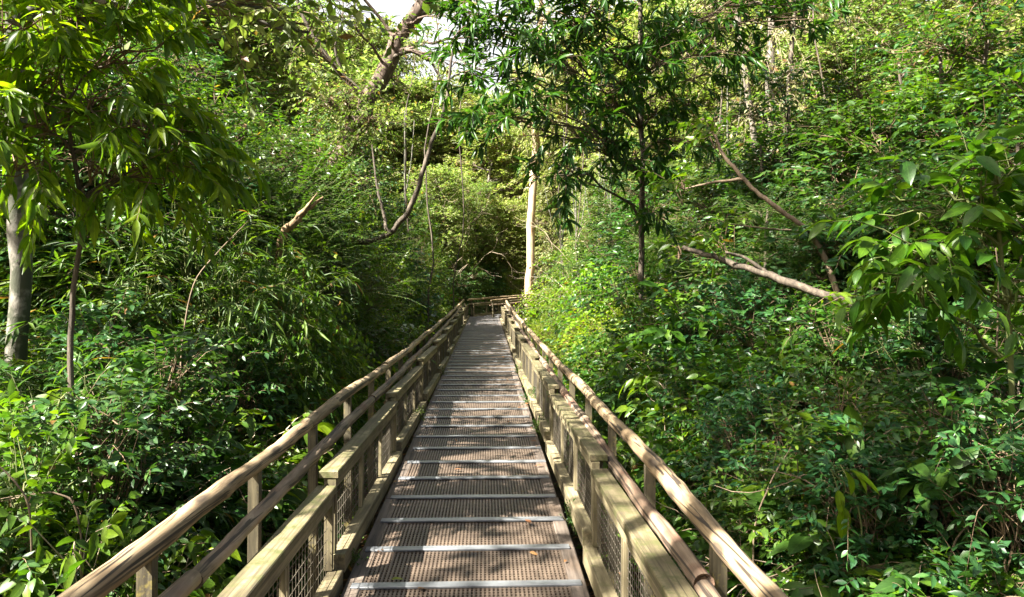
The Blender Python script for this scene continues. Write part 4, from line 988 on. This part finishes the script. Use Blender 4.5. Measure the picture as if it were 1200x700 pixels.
for kind, px, Y, top in [('glossy', 905, 4.3, 430), ('glossy', 965, 3.8, 430), ('glossy', 1040, 3.4, 470), ('glossy', 1125, 3.2, 430), ('glossy', 1190, 3.0, 450), ('glossy', 860, 5.0, 415), ('glossy', 825, 5.9, 395), ('glossy', 1000, 5.0, 355), ('glossy', 1080, 4.6, 330), ('glossy', 915, 6.0, 330), ('glossy', 790, 7.2, 350),
                         ('twiggy', 930, 3.5, 520), ('twiggy', 1060, 3.0, 520), ('twiggy', 1150, 2.8, 540), ('twiggy', 1000, 4.2, 420), ('twiggy', 1110, 3.9, 420), ('twiggy', 870, 4.6, 440), ('twiggy', 1185, 3.4, 400)]:
    row(kind, px, Y, top, a, wide=1.1)
a = 'in the left second row'
for kind, px, Y, top in [('twiggy', 40, 2.8, 560), ('twiggy', 120, 3.3, 500), ('twiggy', 20, 3.6, 470), ('twiggy', 190, 4.6, 430), ('twiggy', 260, 5.6, 400), ('glossy', 90, 3.9, 430), ('glossy', 215, 5.0, 420), ('glossy', 265, 6.2, 380), ('glossy', 20, 4.6, 470), ('glossy', 150, 5.6, 350)]:
    row(kind, px, Y, top, a, wide=1.1)
a = 'in the right back row'
for kind, px, Y, top in [('understory', 1000, 7.6, 120), ('understory', 1090, 7.8, 60), ('understory', 1180, 7.4, 40), ('understory', 930, 8.8, 190), ('understory', 860, 10, 190), ('feather', 1130, 6.6, 150), ('understory', 1040, 10.5, 60), ('understory', 1250, 8, 0), ('understory', 800, 13, 190), ('understory', 960, 13, 120), ('feather', 760, 17, 190),
                         ('understory', 1150, 12, 20), ('feather', 830, 20, 150),
                         ('tallunder', 880, 9.6, 120), ('tallunder', 945, 9.8, 70), ('tallunder', 1015, 8.8, 60), ('tallunder', 1095, 8.4, 0), ('tallunder', 1175, 7.8, -40), ('tallunder', 830, 12.5, 150), ('tallunder', 1055, 12, 10), ('tallunder', 985, 6.8, 200), ('tallunder', 1110, 6.2, 150), ('tallfeather', 790, 11, 230), ('tallunder', 1190, 5.6, 90),
                         ('tallfeather', 910, 7.6, 200), ('tallunder', 770, 15, 180), ('tallunder', 740, 20, 190)]:
    row(kind, px, Y, top, a, wide=1.25)
# the dim thicket behind the bend
a = 'behind the far bend'
for kind, px, Y, top in [('understory', 560, 40.5, 300), ('understory', 592, 42, 302), ('broad', 545, 38, 300), ('broad', 575, 40, 310), ('small', 603, 39.5, 315), ('understory', 530, 37, 285)]:
    row(kind, px, Y, top, a, wide=1.3)
place('strap', 640, 26.0, 344, 'rosette of long bright strap leaves by the right handrail near the bend', 'plant', name='strap_leaf_plant', wide=1.2)
place('strap', 648, 21.0, 372, 'smaller strap-leaf rosette nearer the camera by the right handrail', 'plant', name='strap_leaf_plant', wide=1.1)
place('deadtwig', 520, 38, 235, 'bleached leafless shrub standing before the sunlit trees ahead', 'dead shrub', name='dead_shrub', parts=('stem', 'foliage'), wide=.8)
place('deadtwig', 700, 22, 240, 'bleached leafless shrub right of the boardwalk, among sunlit creepers', 'dead shrub', name='dead_shrub', parts=('stem', 'foliage'))
# near broad leaves at the right edge
sp_r = dict(name='rightleaf', tpl='broad_hi', L=.135, W=.052, k=8, slen=.30, ang=.95, hang=.35, curve=.3, s0=.2, mat='l_mix', twig='twig_green', tw=.004, nn=.5)
custom('broad_pale_leaved_shrub', 'tall shrub of big pale-green leaves leaning in at the right edge', 'shrub',
       [(1185, None, 3.7), (1185, 420, 3.7), (1175, 320, 3.7), (1165, 240, 3.7), (1160, 190, 3.7)], [.022, .02, .015, .008],
       [(a_, b_, c_, d_ * 1.3, int(e_ * 1.9)) for a_, b_, c_, d_, e_ in [(1170, 215, 3.6, .14, 6), (1120, 235, 3.6, .14, 6), (1060, 330, 3.5, .12, 5), (1140, 290, 3.6, .14, 5), (1195, 270, 3.7, .14, 5), (1040, 290, 3.6, .10, 3), (1185, 350, 3.6, .16, 6), (1100, 300, 3.5, .12, 4), (1075, 250, 3.7, .10, 3)]],
       sp_r, M['twig_green'], seed=15, start=(.3, .98), limb_r=.4, parts=('stem', 'foliage'))
custom('yellow_leaf_sprig', 'sprig with yellow-green hanging leaves standing out from the right thicket', 'plant',
       [(1010, None, 3.1), (1012, 620, 3.1), (1000, 560, 3.1), (985, 545, 3.1)], [.006, .005, .003],
       [(975, 553, 3.05, .02, 2)], dict(name='yellowleaf', tpl='broad_hi', L=.15, W=.062, k=3, slen=.10, ang=.6, hang=1.5, curve=.2, s0=.5, mat='l_yellow', twig='twig_green', tw=.003, nn=.4), M['twig_green'], seed=5, parts=('stem', 'foliage'))

for i, (x, Y, h, lab) in enumerate([(.575, 4.9, .20, 'small weed at the right deck edge, nearest the camera'), (.57, 7.7, .24, 'small weed at the right deck edge, second from the camera'), (.575, 9.3, .30, 'small weed at the right deck edge, third from the camera'), (.57, 12.5, .25, 'small weed at the right deck edge, fourth from the camera'),
                              (-.755, 4.2, .14, 'small weed at the left deck edge, nearest the camera'), (-.755, 8.4, .22, 'small weed at the left deck edge, second from the camera'), (-.755, 12.2, .22, 'small weed at the left deck edge, third from the camera')]):
    place('herb', 570 + x / Y * F, Y, 350 - (deck(Y) - .06 + h - CZ) / Y * F, lab, 'weed', 'small weeds at the deck edges', name='weed', x=x, z=deck(Y) - .06, free=True, wide=.55, parts=('stem', 'foliage'))
# ---- what nobody could count: leafy ground cover and the far wood
def ground_cover():
    rng = np.random.default_rng(5)
    g = Geo()
    n = 15000
    y = 1.0 + 46 * rng.uniform(0, 1, n) ** 1.5
    sgn = np.where(rng.uniform(0, 1, n) < .5, -1, 1)
    x = DC + sgn * (0.95 + np.abs(rng.normal(0, 1, n)) * (1.2 + .16 * y))
    keep = ~((y > 29) & (x > -1.3) & (x < 2 + (y - 29) * .9) & (y < 40))
    x, y = x[keep], y[keep]; n = len(x)
    z = np.array([ground(a, b) for a, b in zip(x, y)]) + rng.uniform(-.02, .22, n)
    d = nrmz(np.stack([rng.normal(0, .6, n), rng.normal(0, .6, n), rng.uniform(.2, 1, n)], 1))
    sprays(g, rng, np.stack([x, y, z], 1), d, dict(tpl='ovate2', L=.058, W=.030, k=7, slen=.24, ang=1.0, hang=.2, curve=.3, tw=.0022))
    o = link('ground_cover', g.mesh('ground_cover', [M['l_mid'], M['twig']]), None); tag(o, kind='stuff')
    g = Geo(); n = 15000
    y = 1.0 + 34 * rng.uniform(0, 1, n) ** 1.4
    sgn = np.where(rng.uniform(0, 1, n) < .5, -1, 1)
    x = DC + sgn * (0.85 + np.abs(rng.normal(0, 1, n)) * (1.0 + .12 * y))
    z = np.array([ground(a, b) for a, b in zip(x, y)]) + rng.uniform(0.0, .05, n)
    a = rng.uniform(0, 6.28, n)
    ax = np.stack([np.cos(a), np.sin(a), rng.normal(0, .25, n)], 1)
    g.leaves(T['ovate2'], np.stack([x, y, z], 1), ax, UP + rng.normal(0, .35, (n, 3)), rng.uniform(.06, .14, n), rng.uniform(.015, .035, n))
    o = link('leaf_litter', g.mesh('leaf_litter', [M['l_dead']]), None); tag(o, kind='stuff')
def far_wood():
    rng = np.random.default_rng(9)
    g = Geo(); n = 7000
    th = rng.uniform(-1.15, 1.15, n); rad = rng.uniform(56, 78, n)
    x = rad * np.sin(th); y = rad * np.cos(th)
    hmax = np.interp(x, [-70, -30, -14, -7, 0, 4, 12, 30, 70], [22, 23, 20, 17, 15, 15, 18, 22, 23])
    hmax = hmax * (0.86 + .14 * np.sin(x * .9) * np.cos(x * .37 + 1))
    z = 0.5 + hmax * rng.uniform(0, 1, n) ** 1.35
    cl = np.stack([x, y, z], 1)
    d = nrmz(rng.normal(0, 1, (n, 3)) + UP * .2)
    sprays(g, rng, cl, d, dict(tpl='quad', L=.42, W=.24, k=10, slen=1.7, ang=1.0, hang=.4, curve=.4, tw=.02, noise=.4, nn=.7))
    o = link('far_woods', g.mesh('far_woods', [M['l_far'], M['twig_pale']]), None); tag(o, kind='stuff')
ground_cover(); far_wood()

# fallen leaves on the deck
lm = Geo(); lm.leaves(T['ovate_hi'], np.zeros((1, 3)), np.array([[1.0, 0, .05]]), np.array([[0, 0, 1.0]]), np.array([.07]), np.array([.018]))
LM = {k: (lambda g: g.mesh('fallen_leaf', [M[k]], True))(lm) for k in ('l_yellow', 'l_dead')}
fl = [(458, 681, 'l_yellow', 'yellow fallen leaf on the nearest grating panel, left side'), (640, 521, 'l_dead', 'brown fallen leaf by the right edge of the deck near its middle'), (636, 548, 'l_dead', 'brown fallen leaf on the right edge board, nearer than the other brown one'),
      (556, 419, 'l_dead', 'small dark leaf on the far part of the deck'), (612, 455, 'l_yellow', 'small yellowish leaf by the right panels halfway along the deck')]
for i, (px, py, mk, lab) in enumerate(fl):
    Y = 1387 / (py - 326); p = W(px, py, Y)
    o = link('fallen_leaf', LM[mk], None, (p.x, Y, deck(Y) + .016), (R(12) * (i % 2), R(-8), i * 1.7)); tag(o, lab, 'leaf', 'fallen leaves on the deck')

rr = random.Random(3)
for i in range(46):
    Y = 2.6 + 20 * rr.random() ** 1.7; x = DC + rr.choice((-1, 1)) * (.60 - .45 * rr.random() ** 1.6)
    o = link('leaf_scrap', LM['l_dead'], None, (x, Y, deck(Y) + .014), (rr.uniform(-.3, .3), rr.uniform(-.3, .3), rr.uniform(0, 6.28)))
    o.scale = [rr.uniform(.4, 1.1)] * 3
    tag(o, 'tiny curled dry leaf scrap lying on the boardwalk deck', 'leaf', 'dry leaf scraps on the deck')
# ------------------------------------------------------------------ light, sky, camera
SUN = Vector((-0.86, -0.46, 1.12)).normalized()
sl = bpy.data.lights.new('sun', 'SUN'); sl.energy = 5.0; sl.angle = R(0.45); sl.color = (1.0, 0.94, 0.84)
so = bpy.data.objects.new('sun', sl); COL.objects.link(so); so.rotation_euler = SUN.to_track_quat('Z', 'Y').to_euler()
w = bpy.data.worlds.new('World'); scene.world = w; w.use_nodes = True
nt = w.node_tree; bg = nt.nodes['Background']
sk = nt.nodes.new('ShaderNodeTexSky'); sk.sky_type = 'NISHITA'; sk.sun_disc = False
sk.sun_elevation = math.asin(SUN.z); sk.sun_rotation = math.atan2(SUN.x, SUN.y); sk.dust_density = 8.0; sk.air_density = 1.0
tcw = nt.nodes.new('ShaderNodeTexCoord')
dt = nt.nodes.new('ShaderNodeVectorMath'); dt.operation = 'DOT_PRODUCT'; nt.links.new(tcw.outputs['Generated'], dt.inputs[0]); dt.inputs[1].default_value = Vector((.05, 1, .42)).normalized()
cn = N(nt, 'ShaderNodeTexNoise', Scale=5.0, Detail=6.0, Roughness=0.6); nt.links.new(tcw.outputs['Generated'], cn.inputs[0])
ca = nt.nodes.new('ShaderNodeMath'); ca.operation = 'MULTIPLY_ADD'; ca.inputs[1].default_value = 0.5; nt.links.new(cn.outputs[0], ca.inputs[0]); nt.links.new(dt.outputs['Value'], ca.inputs[2])
cf = ramp(nt, ca.outputs[0], [(0.0, (0, 0, 0)), (1.0, (1, 1, 1))]); cr = cf.node.color_ramp.elements; cr[0].position = 0.93; cr[1].position = 1.0
ca.use_clamp = False
cs = nt.nodes.new('ShaderNodeMapRange'); nt.links.new(ca.outputs[0], cs.inputs[0]); cs.inputs[1].default_value = 1.0; cs.inputs[2].default_value = 1.16
skm = mixc(nt, cs.outputs[0], sk.outputs[0], (6.5, 6.6, 6.8))
nt.nodes.remove(cf.node)
nt.links.new(skm, bg.inputs[0]); bg.inputs[1].default_value = 0.032
cd = bpy.data.cameras.new('camera'); cam = bpy.data.objects.new('camera', cd); COL.objects.link(cam)
cam.location = (0, 0, CZ); cam.rotation_euler = (R(90), 0, -YAW)
cd.sensor_width = 36; cd.lens = F / 1200 * 36; cd.clip_end = 3000; cd.clip_start = 0.05
scene.camera = cam
scene.view_settings.view_transform = 'Standard'; scene.view_settings.look = 'None'
scene.view_settings.exposure = 2.8; scene.view_settings.gamma = 1.0; scene.view_settings.use_curve_mapping = False
c = scene.cycles
c.max_bounces = 6; c.diffuse_bounces = 3; c.glossy_bounces = 2; c.transmission_bounces = 3; c.transparent_max_bounces = 4
c.use_denoising = True; c.sample_clamp_indirect = 6.0; c.caustics_reflective = False; c.caustics_refractive = False
for k, v in LABELS.items():
    if len(v) > 1 and 'scrap' not in k: print('DUP LABEL', k, v)
    if not 4 <= len(k.split()) <= 16: print('LABEL LENGTH', len(k.split()), k)
